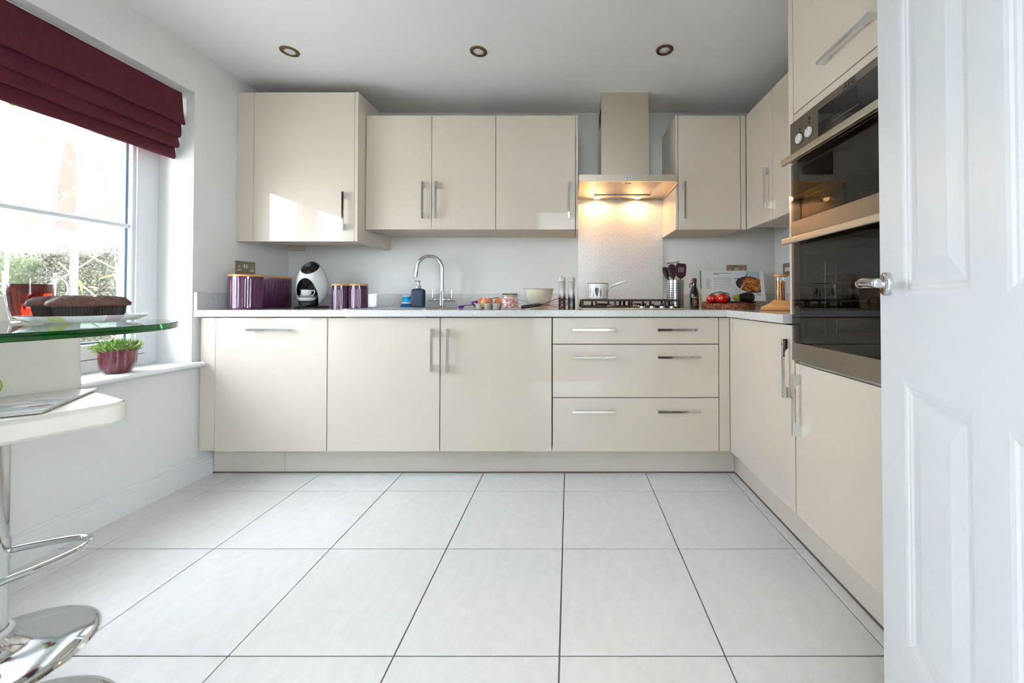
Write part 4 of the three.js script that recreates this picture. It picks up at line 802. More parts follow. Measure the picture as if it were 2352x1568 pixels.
// --- utensil holder: perforated steel cylinder
{
  const t = thing('utensil_holder', 'perforated stainless steel cylinder holding kitchen utensils', 'utensil holder', [0.703, CT, -2.58]);
  const R = 0.057, Hh = 0.182, nc = 24, nr = 11, ch = Hh / (nr + 1), pos = [], quad = (p, q, r, s) => pos.push(...p, ...q, ...r, ...p, ...r, ...s);
  const on = (u, v) => { const a = u / nc * 2 * PI; return [R * Math.cos(a), v, -R * Math.sin(a)]; };
  // each cell of the sheet is a square with a round hole; the lowest and highest bands stay plain
  for (let i = 0; i < nc; i++) for (let j = 0; j < nr + 1; j++) {
    const v0 = j * ch, vc = v0 + ch / 2, rv = 0.0037, ru = rv / (2 * PI * R / nc);
    if (j === 0 || j > nr - 1) { quad(on(i, v0), on(i + 0.5, v0), on(i + 0.5, v0 + ch), on(i, v0 + ch)); quad(on(i + 0.5, v0), on(i + 1, v0), on(i + 1, v0 + ch), on(i + 0.5, v0 + ch)); continue; }
    const o = [[1, 0.5], [1, 1], [0.5, 1], [0, 1], [0, 0.5], [0, 0], [0.5, 0], [1, 0]];
    for (let k = 0; k < 8; k++) { const n = (k + 1) % 8, a = k * PI / 4, b = n * PI / 4; quad(on(i + o[k][0], v0 + o[k][1] * ch), on(i + o[n][0], v0 + o[n][1] * ch), on(i + 0.5 + ru * Math.cos(b), vc + rv * Math.sin(b)), on(i + 0.5 + ru * Math.cos(a), vc + rv * Math.sin(a))); }
  }
  const sheet = new THREE.BufferGeometry(), nor = []; for (let k = 0; k < pos.length; k += 3) nor.push(pos[k] / R, 0, pos[k + 2] / R);
  sheet.setAttribute('position', new THREE.Float32BufferAttribute(pos, 3)); sheet.setAttribute('normal', new THREE.Float32BufferAttribute(nor, 3));
  part('perforated_wall', sheet, M.satin, t);
  part('base', cyl(R - 0.001, R - 0.001, 0.002, 0, 0, 0, 48), M.satin, t);
  part('rim', new THREE.TorusGeometry(R - 0.0005, 0.0014, 8, 64).rotateX(PI / 2).translate(0, Hh, 0), M.satin, t);
  part('lining', lathe([[R - 0.006, 0.004], [R - 0.006, Hh - 0.012]], 40), M.black, t);
  const U = (name, label, cat, dx, dz, rz, rx = 0) => { const q = thing(name, label, cat, [0.703 + dx, CT + 0.012, -2.58 + dz], 0); q.rotation.set(rx, 0, rz); return q; };
  const aub = phy('#300b25', 0.35, 0, { clearcoat: 0.25 });
  const rod = (h, r = 0.005, y0 = 0.0) => cyl(r, r, h, 0, y0, 0, 12);
  { const q = U('serving_spoon', 'aubergine purple serving spoon in the utensil holder', 'spoon', -0.002, 0.040, 0.11, -0.02); const s = []; for (let i = 0; i <= 32; i++) { const a = i / 32 * 2 * PI; s.push([0.030 * Math.sin(a) * (1 - 0.12 * Math.cos(a)), 0.23 + 0.047 * -Math.cos(a)]); } const b = extrude(shapeOf(s), 0.005, 0.0018, 2), pp = b.attributes.position; for (let i = 0; i < pp.count; i++) { const x = pp.getX(i) / 0.03, y = (pp.getY(i) - 0.23) / 0.047; pp.setZ(i, pp.getZ(i) - 0.010 * (1 - Math.min(1, x * x + y * y))); } b.computeVertexNormals(); part('bowl', b, aub, q); part('stem', rod(0.19), aub, q); }
  { const q = U('slotted_turner', 'aubergine purple slotted turner in the utensil holder', 'turner', 0.022, 0.018, -0.06, -0.02); const slot = (x) => [[x - 0.0025, 0.225], [x - 0.0025, 0.258], [x + 0.0025, 0.258], [x + 0.0025, 0.225]]; const b = extrude(shapeOf([[-0.012, 0.182], [0.012, 0.182], [0.034, 0.205], [0.035, 0.265], [0.030, 0.279], [0.02, 0.283], [-0.02, 0.283], [-0.030, 0.279], [-0.035, 0.265], [-0.034, 0.205]], [slot(-0.014), slot(0), slot(0.014)]), 0.004, 0.001, 1); part('blade', b, aub, q); part('stem', rod(0.185), aub, q); }
  { const q = U('ladle', 'black ladle leaning out of the utensil holder', 'ladle', 0.014, -0.006, 0.31); const bowl = crease(lathe([[0, -0.026], [0.02, -0.021], [0.036, -0.004], [0.04, 0.012], [0.037, 0.012], [0.033, -0.002], [0.018, -0.018], [0, -0.022]], 36), 0.9); move(bowl, 0.003, 0.235, 0, 0, 0, PI / 2); part('bowl', bowl, M.black, q); part('stem', [rod(0.2)], M.black, q); }
  { const q = U('potato_masher', 'stainless steel masher with a wavy foot in the utensil holder', 'masher', -0.006, -0.022, 0.02); const g2 = []; for (const z of [-0.022, 0, 0.022]) { const pts = []; for (let i = 0; i <= 14; i++) pts.push([-0.042 + i * 0.006, 0.286 + (i % 2 ? 0.007 : -0.005) + i * 0.0006, z]); g2.push(tube(pts, 0.0026, 56, 6)); } part('foot', [...g2, tube([[-0.042, 0.282, -0.022], [-0.042, 0.282, 0], [-0.042, 0.282, 0.022]], 0.0026, 6, 6), tube([[0.042, 0.29, -0.022], [0.042, 0.29, 0], [0.042, 0.29, 0.022]], 0.0026, 6, 6)], M.satin, q); part('stem', [tube([[0, 0, 0], [0.002, 0.12, 0], [0.014, 0.2, 0], [0.042, 0.288, 0]], 0.0032, 30, 8)], M.satin, q); }
}
// --- balsamic bottle
{
  const labelTex = canvasTex(256, 384, (c, w, h) => {
    c.fillStyle = '#1a0d0c'; c.fillRect(0, 0, w, h); c.strokeStyle = '#b9927e'; c.lineWidth = 5; c.strokeRect(8, 8, w - 16, h - 16);
    c.fillStyle = '#e6dcd2'; for (let k = 0; k < 9; k++) c.fillRect(40 + k * 20, 44 + (k % 2) * 3, 13, 24); c.fillStyle = '#7d3b34'; c.fillRect(40, 96, 176, 10); c.fillRect(60, 118, 136, 10);
    c.strokeStyle = '#c79a3c'; c.lineWidth = 13; c.beginPath(); c.arc(128, 262, 52, 0, 7); c.stroke(); c.lineWidth = 8; c.beginPath(); c.arc(128, 262, 18, 0, 7); c.stroke(); c.fillStyle = '#c79a3c'; c.fillRect(96, 172, 64, 26); for (let k = 0; k < 6; k++) { const a = k * PI / 3; c.fillRect(128 + 34 * Math.cos(a) - 6, 262 + 34 * Math.sin(a) - 6, 12, 12); }
    c.fillStyle = '#d8cfc6'; c.fillRect(50, 348, 156, 8);
  });
  const t = thing('vinegar_bottle', 'dark glass bottle with a side handle and a gold-crested label', 'bottle', [0.780, CT, -2.42]);
  part('glass', crease(lathe([[0, 0], [0.026, 0], [0.0285, 0.003], [0.0285, 0.078], [0.0275, 0.095], [0.021, 0.118], [0.0155, 0.135], [0.0145, 0.15], [0.0145, 0.165], [0, 0.165]], 40), 0.7), phy('#0d0808', 0.06, 0, { clearcoat: 1 }), t);
  part('handle', tube([[-0.0145, 0.152, 0], [-0.024, 0.155, 0], [-0.029, 0.149, 0], [-0.0285, 0.138, 0], [-0.0275, 0.128, 0]], 0.0034, 24, 8), phy('#0d0808', 0.06, 0, { clearcoat: 1 }), t);
  part('cap', crease(lathe([[0.0148, 0.158], [0.0155, 0.160], [0.0158, 0.185], [0.0145, 0.188], [0, 0.188]], 32), 0.7), std('#4a1613', 0.4), t, 'dark red cap');
  const lb = new THREE.CylinderGeometry(0.02885, 0.02885, 0.06, 24, 1, true, -0.72, 1.44); lb.translate(0, 0.047, 0);
  part('label', lb, std('#ffffff', 0.45, 0, { map: labelTex }), t);
}
// --- open cookbook on a small stand
{
  const left = canvasTex(700, 760, (c, w, h) => {
    c.fillStyle = '#eceded'; c.fillRect(0, 0, w, h); c.fillStyle = '#2b2d31'; const line = (x, y, len, t, a) => { c.globalAlpha = a; let q = x; while (q < x + len) { const s = 6 + rnd() * 22; c.fillRect(q, y, Math.min(s, x + len - q), t); q += s + 5; } c.globalAlpha = 1; };
    line(90, 70, 24, 14, 0.8); line(265, 56, 380, 15, 0.9); line(265, 82, 120, 15, 0.9); line(280, 112, 300, 4, 0.4);
    for (let k = 0; k < 8; k++) line(265, 160 + k * 11, 390, 4, 0.5); for (let k = 0; k < 4; k++) line(262, 262 + k * 11, 390, 4, 0.45); for (let k = 0; k < 4; k++) line(260, 326 + k * 11, 390, 4, 0.45); for (let k = 0; k < 4; k++) line(258, 390 + k * 11, 390, 4, 0.45); for (let k = 0; k < 2; k++) line(256, 452 + k * 11, 330, 4, 0.45);
    line(100, 176, 60, 4, 0.55); for (let k = 0; k < 25; k++) line(96 - k * 0.4, 196 + k * 10.6, 60 + rnd() * 60, 4, 0.55); line(90, 680, 24, 6, 0.4);
  });
  const right = canvasTex(700, 760, (c, w, h) => {
    c.fillStyle = '#eeeeec'; c.fillRect(0, 0, w, h); c.save(); c.beginPath(); c.rect(18, 14, 590, 620); c.clip();
    c.fillStyle = '#b9ccd3'; c.fillRect(0, 0, w, h); for (let k = 0; k < 300; k++) { c.globalAlpha = 0.12; c.fillStyle = rnd() > 0.5 ? '#d5e2e6' : '#93a9b2'; c.fillRect(rnd() * w, rnd() * h, 20 + rnd() * 90, 2 + rnd() * 8); } c.globalAlpha = 1;
    c.fillStyle = '#56646c'; c.beginPath(); c.ellipse(150, 90, 190, 112, -0.2, 0, 7); c.fill(); c.fillStyle = '#d5dfe3'; c.beginPath(); c.ellipse(142, 76, 184, 108, -0.2, 0, 7); c.fill();
    c.fillStyle = '#d9dbd7'; c.beginPath(); c.ellipse(395, 372, 352, 215, 0.18, 0, 7); c.fill(); c.fillStyle = '#2c1a14'; c.beginPath(); c.ellipse(392, 350, 338, 200, 0.18, 0, 7); c.fill();
    c.fillStyle = '#3a1008'; c.beginPath(); c.ellipse(430, 355, 280, 178, 0.2, 0, 7); c.fill();
    for (let k = 0; k < 620; k++) { const a = rnd() * 7, r = Math.sqrt(rnd()), x = 432 + Math.cos(a) * 262 * r, y = 352 + Math.sin(a) * 165 * r; c.globalAlpha = 0.9; c.lineWidth = 4 + rnd() * 6; c.strokeStyle = ['#d98a2a', '#e8a63c', '#7d1e0c', '#a5280f', '#571207', '#f0c060', '#2e0c06'][Math.floor(rnd() * 7)]; c.beginPath(); c.arc(x, y, 10 + rnd() * 34, rnd() * 6, rnd() * 6 + 1.4); c.stroke(); }
    c.globalAlpha = 1; c.strokeStyle = '#c9c2b4'; c.lineWidth = 30; c.lineCap = 'round'; c.beginPath(); c.moveTo(70, 600); c.lineTo(190, 400); c.stroke(); c.lineWidth = 14; c.beginPath(); c.moveTo(190, 400); c.lineTo(250, 300); c.stroke();
    c.lineWidth = 16; c.strokeStyle = '#8f9698'; c.beginPath(); c.moveTo(520, 560); c.lineTo(640, 690); c.stroke(); c.restore();
  });
  const st = thing('book_stand', 'low dark stand propping up the cookbook', 'book stand', [1.108, CT, -2.605]);
  part('ledge', [box(-0.13, 0.13, 0.034, 0.040, -0.035, 0.03, 0.001), box(-0.13, 0.13, 0.0, 0.006, -0.09, 0.02, 0.001), box(-0.125, -0.115, 0.006, 0.034, -0.03, 0.02, 0.001), box(0.115, 0.125, 0.006, 0.034, -0.03, 0.02, 0.001)], M.black, st);
  part('back_rest', move(box(-0.11, 0.11, 0.0, 0.14, -0.004, 0.0, 0.001), 0, 0.042, -0.043, -0.2), M.black, st);
  const t = thing('cookbook', 'open cookbook showing a recipe and a photograph of spaghetti', 'book', [1.108, CT + 0.0405, -2.605], -0.05); t.rotation.order = 'YXZ'; t.rotation.x = -0.2;
  const Hb = 0.212;
  const leaf = (s, wd, edge) => {   // a curved page block: thickness falls towards the fore-edge
    const N = 20, sh = []; for (let i = 0; i <= N; i++) { const k = i / N; sh.push([s * wd * k, 0.004 + (s < 0 ? 0.016 : 0.012) * Math.sin(Math.min(1, k * 1.25 + 0.12) * PI * 0.78) * (1 - 0.35 * k)]); }
    const poly = [...sh, [s * (wd + 0.001), 0.001], [0, 0.001]];
    const g = extrude(shapeOf(poly), Hb - 0.004); g.rotateX(PI / 2); g.translate(0, Hb - 0.002, 0); return { g: crease(g, 0.5), sh };
  };
  const up = new THREE.Group(); up.name = 'text_block'; t.add(up);
  for (const [s, wd, map] of [[-1, 0.206, left], [1, 0.206, right]]) {
    const { g, sh } = leaf(s, wd);
    part('pages', g, std('#e9e6dc', 0.7), up);
    const pos = [], uv = [], idx = []; sh.forEach(([x, z], i) => { for (const k of [0, 1]) { pos.push(x, 0.002 + k * (Hb - 0.004) + (k ? 0.0 : 0), z + 0.0005); uv.push(s < 0 ? 1 - i / (sh.length - 1) : i / (sh.length - 1), k); } }); for (let i = 0; i < sh.length - 1; i++) { const a = i * 2; if (s > 0) idx.push(a, a + 2, a + 1, a + 1, a + 2, a + 3); else idx.push(a, a + 1, a + 2, a + 1, a + 3, a + 2); }
    const pg = new THREE.BufferGeometry(); pg.setAttribute('position', new THREE.Float32BufferAttribute(pos, 3)); pg.setAttribute('uv', new THREE.Float32BufferAttribute(uv, 2)); pg.setIndex(idx); pg.computeVertexNormals();
    part('open_page', pg, std('#ffffff', 0.55, 0, { map }), up);
  }
  part('cover', [box(-0.214, -0.002, 0, Hb + 0.003, -0.003, 0.001, 0.001), box(0.002, 0.214, 0, Hb + 0.003, -0.003, 0.001, 0.001)], std('#d8d6a8', 0.5), t);
  part('cover_print', box(-0.2145, -0.2085, 0.09, Hb + 0.0035, -0.0033, 0.0013, 0.0005), std('#2f8290', 0.5), t, 'teal patch on the cover edge');
}
// --- round board with tomatoes and an aubergine
{
  const t = thing('serving_board', 'thick round wooden board with rough bark edge', 'board', [0.967, CT, -2.36]);
  const g = lathe([[0, 0], [0.149, 0], [0.152, 0.003], [0.153, 0.016], [0.152, 0.028], [0.149, 0.031], [0, 0.031]], 96), p = g.attributes.position; for (let i = 0; i < p.count; i++) { const r = Math.hypot(p.getX(i), p.getZ(i)); if (r > 0.14) { const a = Math.atan2(p.getZ(i), p.getX(i)), k = 1 + n2(Math.cos(a) * 6, Math.sin(a) * 6 + p.getY(i) * 60) * 0.012; p.setX(i, p.getX(i) * k); p.setZ(i, p.getZ(i) * k); } }
  g.computeVertexNormals();
  part('board', metres(crease(g, 0.7), 1), std('#ffffff', 0.75, 0, { map: barkTex, bumpMap: barkTex, bumpScale: 0.002 }), t);
  const red = phy('#b40f10', 0.12, 0, { clearcoat: 1, clearcoatRoughness: 0.05 }), green = std('#4c6b2a', 0.6), stalk = std('#3d4a24', 0.7);
  const tom = [[0.866, -2.354, 0.031, 'red vine tomato at the end of the truss nearest the bottle'], [0.900, -2.285, 0.0345, 'large red vine tomato in the middle of the truss, nearest the camera'], [0.948, -2.358, 0.030, 'red vine tomato next to the aubergine']];
  for (const [x, z, r, label] of tom) {
    const q = thing('tomato', label, 'tomato', [x, CT + 0.031, z], rnd() * 6, 'tomatoes on the round board');
    const b = new THREE.SphereGeometry(r, 40, 28), bp = b.attributes.position; for (let i = 0; i < bp.count; i++) { const a = Math.atan2(bp.getZ(i), bp.getX(i)), y = bp.getY(i) / r, k = 1 + 0.022 * Math.cos(a * 5) * (y > -0.6 ? 1 : 0.3); bp.setXYZ(i, bp.getX(i) * k * 1.06, (y > 0.85 ? 0.85 - (y - 0.85) * 0.9 : y) * r * 0.9, bp.getZ(i) * k * 1.06); } b.computeVertexNormals(); b.translate(0, r * 0.9, 0);
    part('fruit', b, red, q);
    const cal = []; for (let k = 0; k < 6; k++) { const a = k / 6 * 2 * PI + rnd(); cal.push(tube([[0, r * 1.64, 0], [0.008 * Math.cos(a), r * 1.72, 0.008 * Math.sin(a)], [0.017 * Math.cos(a), r * 1.68, 0.017 * Math.sin(a)], [0.024 * Math.cos(a), r * 1.5, 0.024 * Math.sin(a)]], 0.0018, 12, 6)); }
    part('calyx', [...cal, cyl(0.0026, 0.002, 0.012, 0, r * 1.64, 0, 10)], green, q);
  }
  solo('tomato_vine', [tube([[-0.055, -0.002, 0.012], [-0.03, 0.006, 0.016], [0, 0.010, 0.0], [0.035, 0.006, 0.004], [0.06, -0.002, 0.0]], 0.0028, 40, 8), tube([[-0.012, 0.009, 0.01], [-0.006, 0.013, 0.028], [0.0, 0.009, 0.042]], 0.0022, 14, 7)], stalk, 'dark green truss stalk lying across the tomatoes', 'stalk', [0.907, CT + 0.031 + 0.058, -2.345]);
  const a = thing('aubergine', 'glossy dark aubergine with a bright green stalk end', 'aubergine', [1.055, CT + 0.031, -2.335], 0.5);
  const prof = []; for (let i = 0; i <= 30; i++) { const k = i / 30, y = -0.078 + k * 0.156, r = 0.0365 * Math.pow(Math.sin(Math.min(1, 0.055 + k * 0.945) * PI * 0.5 + (k > 0.62 ? (k - 0.62) * 0.0 : 0)), 0.75) * (k > 0.7 ? Math.sqrt(Math.max(0, 1 - Math.pow((k - 0.7) / 0.3, 2))) : 1); prof.push([Math.max(0, r), y]); }
  part('fruit', mergeVertices(move(lathe(prof, 40), 0, 0.0365, 0, 0, 0, -PI / 2)), phy('#120810', 0.28, 0, { clearcoat: 0.35, clearcoatRoughness: 0.1 }), a);
  const cap = lathe([[0, -0.009], [0.006, -0.0085], [0.0105, -0.004], [0.0150, 0.004], [0.0185, 0.015], [0.0175, 0.0155], [0.0135, 0.006]], 35), cp = cap.attributes.position; for (let i = 0; i < cp.count; i++) { const ang = Math.atan2(cp.getZ(i), cp.getX(i)), k = 1 + 0.12 * Math.abs(Math.cos(ang * 2.5)) ; cp.setX(i, cp.getX(i) * k); cp.setZ(i, cp.getZ(i) * k); if (cp.getY(i) > 0.012) cp.setY(i, cp.getY(i) + 0.007 * Math.cos(ang * 5)); } cap.computeVertexNormals();
  part('calyx', move(cap, -0.084, 0.0345, 0, 0, 0, -PI / 2), std('#86a520', 0.5), a, 'bright green calyx');
  part('stalk', move(lathe([[0.0045, 0], [0.0055, 0.012], [0, 0.0125]], 12), -0.094, 0.0345, 0, 0, 0, PI / 2), std('#a3a63c', 0.6), a);
}
// --- pasta jars in a curved bamboo stand
{
  const t = thing('jar_stand', 'curved bamboo stand holding the pasta jars', 'jar stand', [1.07, CT, -1.985], -0.62);
  const pts = [[-0.10, 0], [0.22, 0], [0.22, 0.048], [0.16, 0.05], [0.10, 0.046], [0.045, 0.052], [0.0, 0.056], [-0.028, 0.053], [-0.05, 0.038], [-0.082, 0.020], [-0.104, 0.008]];
  const s = new THREE.Shape(); s.moveTo(-0.072, 0); s.lineTo(0.22, 0); s.lineTo(0.22, 0.04); s.quadraticCurveTo(0.06, 0.050, -0.012, 0.055); s.quadraticCurveTo(-0.036, 0.033, -0.068, 0.020); s.quadraticCurveTo(-0.082, 0.008, -0.072, 0);
  const ev = new Evaluator(); ev.useGroups = false;
  let b = new Brush(extrude(s, 0.11, 0.006, 3).translate(0, 0, -0.055)); b.updateMatrixWorld();
  for (const x of [0.012, 0.085, 0.158]) { const c = new Brush(new THREE.CylinderGeometry(0.0305, 0.0305, 0.14, 32)); c.position.set(x, 0.082, 0); c.updateMatrixWorld(); b = ev.evaluate(b, c, SUBTRACTION); b.updateMatrixWorld(); }
  part('block', metres(b.geometry, 1), M.bamboo, t);
  const jar = (lx, label, cols) => {
    const c = Math.cos(-0.62), sn = Math.sin(-0.62), j = thing('pasta_jar', label, 'jar', [1.07 + lx * c, CT + 0.0125, -1.985 - lx * sn], 0.4 + lx * 9, 'tall pasta jars in the bamboo stand');
    part('glass', lathe([[0, 0], [0.027, 0], [0.0295, 0.003], [0.0295, 0.158], [0.0275, 0.158], [0.0275, 0.006], [0, 0.005]], 40), M.pane, j);
    part('lid', metres(crease(lathe([[0, 0.171], [0.030, 0.171], [0.0315, 0.1695], [0.0315, 0.1605], [0.030, 0.159], [0, 0.159]], 40), 0.7), 1), M.bamboo, j, 'bamboo lid');
    cols.forEach((m, k) => { const g = []; for (let i = 0; i < 26; i++) { if (i % cols.length !== k) continue; const a = rnd() * 7, r = 0.022 * Math.sqrt(rnd()), a2 = a + (rnd() - 0.5) * 1.5, r2 = 0.023 * Math.sqrt(rnd()); g.push(tube([[r * Math.cos(a), 0.007, r * Math.sin(a)], [(r * Math.cos(a) + r2 * Math.cos(a2)) / 2, 0.075, (r * Math.sin(a) + r2 * Math.sin(a2)) / 2], [r2 * Math.cos(a2), 0.128 + rnd() * 0.02, r2 * Math.sin(a2)]], 0.002, 3, 5)); } const m2 = part('pasta_sticks', g, m, j); m2.userData.kind = 'stuff'; });
  };
  const y = std('#dfa63a', 0.6), rd = std('#8d3a35', 0.6), gr = std('#7b8148', 0.6);
  jar(0.012, 'tall glass jar of yellow and red pasta at the end of the bamboo stand', [y, rd, y]);
  jar(0.085, 'tall glass jar of green and red pasta in the middle of the bamboo stand', [gr, rd, gr]);
  jar(0.158, 'tall glass jar of pasta nearest the oven', [y, gr]);
}

// ---------------------------------------------------------------- bar table, stool and what is on them
const TG = 0.912;   // top of the glass
{
  const t = thing('bar_table', 'round glass bar table on a chrome pedestal with a disc base', 'table', [-1.235, 0, -0.755]);
  part('glass_top', crease(lathe([[0, TG], [0.3315, TG], [0.333, TG - 0.0015], [0.333, TG - 0.0135], [0.3315, TG - 0.015], [0, TG - 0.015]], 160), 0.3), phy('#ffffff', 0.0, 0, { transmission: 1, thickness: 0.012, ior: 1.5, attenuationColor: new THREE.Color().setRGB(0.577, 0.82, 0.70), attenuationDistance: 0.055 }), t);
  part('top_plate', cyl(0.08, 0.08, 0.006, 0, TG - 0.0215, 0, 48), M.chrome, t);
  part('column', cyl(0.03, 0.03, TG - 0.08, 0, 0.05, 0, 40), M.chrome, t);
  part('base', crease(lathe([[0.03, 0.09], [0.033, 0.07], [0.05, 0.048], [0.09, 0.032], [0.16, 0.022], [0.235, 0.013], [0.248, 0.007], [0.25, 0.0], [0, 0.0]], 96), 0.9), M.chrome, t);
}
{
  const F = -Math.atan2(0.43, 0.9);                       // the seat faces the table
  const t = thing('bar_stool', 'white leather bar stool with a backrest on a chrome gas-lift pole', 'stool', [-1.545, 0, -1.032], F);
  // local: +x the way the sitter faces, z to the sitter's right
  part('base', crease(lathe([[0.040, 0.072], [0.044, 0.058], [0.056, 0.043], [0.082, 0.031], [0.13, 0.021], [0.188, 0.012], [0.198, 0.007], [0.2, 0.0], [0, 0.0]], 112), 0.9), M.chrome, t);
  part('collar_ring', lathe([[0.039, 0.068], [0.049, 0.070], [0.050, 0.080], [0.047, 0.086], [0.039, 0.086]], 48), phy('#dfe3e4', 0.08, 0.3, { clearcoat: 1 }), t);
  part('pole', [cyl(0.038, 0.038, 0.21, 0, 0.07, 0, 48), cyl(0.040, 0.040, 0.055, 0, 0.265, 0, 48), cyl(0.0375, 0.0375, 0.27, 0, 0.32, 0, 48)], M.chrome, t);
  part('footrest', tube([[0.015, 0.288, 0.036], [0.05, 0.288, 0.085], [0.10, 0.288, 0.138], [0.145, 0.288, 0.145], [0.18, 0.288, 0.115], [0.20, 0.288, 0.05], [0.203, 0.288, -0.0], [0.20, 0.288, -0.05], [0.18, 0.288, -0.115], [0.145, 0.288, -0.145], [0.10, 0.288, -0.138], [0.05, 0.288, -0.085], [0.015, 0.288, -0.036]], 0.0085, 140, 14), M.chrome, t);
  // seat: a padded slab with a piped upper edge
  const outline = roundRect(0.40, 0.42, 0.055, 8).map(([x, y]) => [x + 0.0, y]);
  const seat = extrude(shapeOf(outline), 0.058, 0.012, 4); seat.rotateX(-PI / 2); seat.translate(0, 0.612, 0);
  part('seat', crease(seat, 0.8), M.leather, t);
  const pipe = roundRect(0.378, 0.398, 0.045, 8).map(([x, y]) => [x, 0.6685, y]);
  part('piping', tube(pipe, 0.0032, 160, 6, true), M.leather, t);
  const back = extrude(shapeOf(roundRect(0.40, 0.33, 0.03, 6)), 0.05, 0.012, 4); back.rotateY(PI / 2);
  part('backrest', crease(move(back, -0.235, 0.81, 0, 0, 0, 0.10), 0.8), M.leather, t);
  part('mount_plate', [cyl(0.05, 0.05, 0.006, 0, 0.604, 0, 32), cyl(0.039, 0.043, 0.02, 0, 0.585, 0, 32)], M.black, t);
}
// --- magazine and apple lying on the stool
{
  const cover = canvasTex(420, 594, (c, w, h) => {
    c.fillStyle = '#eef0f2'; c.fillRect(0, 0, w, h); c.fillStyle = '#b9c8d6'; c.fillRect(0, 70, w, 240);
    for (let k = 0; k < 60; k++) { c.globalAlpha = 0.3; c.fillStyle = rnd() > 0.5 ? '#8ea6ba' : '#e7eef4'; c.beginPath(); c.ellipse(rnd() * w, 80 + rnd() * 250, 20 + rnd() * 70, 5 + rnd() * 22, rnd(), 0, 7); c.fill(); } c.globalAlpha = 1;
    const pet = (x, y, r) => { c.fillStyle = '#f4f2f2'; c.beginPath(); c.ellipse(x, y, r, r * 0.5, 0.4, 0, 7); c.fill(); c.strokeStyle = '#b03a55'; c.lineWidth = 5; c.beginPath(); c.arc(x, y, r, 2.6, 4.6); c.stroke(); c.beginPath(); c.arc(x + r * 0.4, y + r * 0.3, r * 0.7, 0.2, 1.5); c.stroke(); };
    pet(120, 190, 60); pet(270, 150, 66); pet(210, 300, 80); pet(340, 280, 55); pet(90, 380, 66); pet(250, 430, 70); pet(340, 400, 40);
    c.fillStyle = '#7a2436'; c.beginPath(); c.ellipse(60, 150, 46, 26, 0.2, 0, 7); c.fill();
    c.fillStyle = '#3a3c42'; c.font = '30px serif'; c.textAlign = 'center'; c.fillText('K I T C H E N', w * 0.62, 50);
  });
  const t = thing('magazine', 'glossy magazine with a pink and pale blue cover lying on the stool', 'magazine', [-1.535, 0.6725, -1.072], 0);
  // long edge runs from the far corner (dx -0.17, dz -0.27) to the near one
  t.rotation.y = Math.atan2(-0.835, 0.55) + PI / 2 + PI;
  const pages = box(-0.105, 0.105, 0, 0.006, -0.148, 0.148, 0.001); part('pages', pages, std('#e2ddd2', 0.6), t);
  const top = new THREE.PlaneGeometry(0.212, 0.299, 1, 1).rotateX(-PI / 2).translate(0, 0.0066, 0);
  part('cover', [top, new THREE.PlaneGeometry(0.212, 0.299).rotateX(PI / 2).translate(0, 0.0062, 0)], phy('#ffffff', 0.18, 0, { map: cover, clearcoat: 0.6 }), t);
  const a = thing('apple', 'green apple at the back of the bar stool beside the magazine', 'apple', [-1.654, 0.6795, -1.093], 0);
  const g = lathe([[0, 0.004], [0.008, 0.001], [0.016, 0.003], [0.028, 0.017], [0.034, 0.036], [0.031, 0.052], [0.02, 0.063], [0.009, 0.063], [0.003, 0.058], [0, 0.056]], 40); part('fruit', g, phy('#7fae2c', 0.25, 0, { clearcoat: 0.6 }), a);
  part('stem', tube([[0, 0.056, 0], [0.001, 0.066, 0], [0.004, 0.074, 0]], 0.0013, 8, 6), std('#5a3c22', 0.7), a);
}
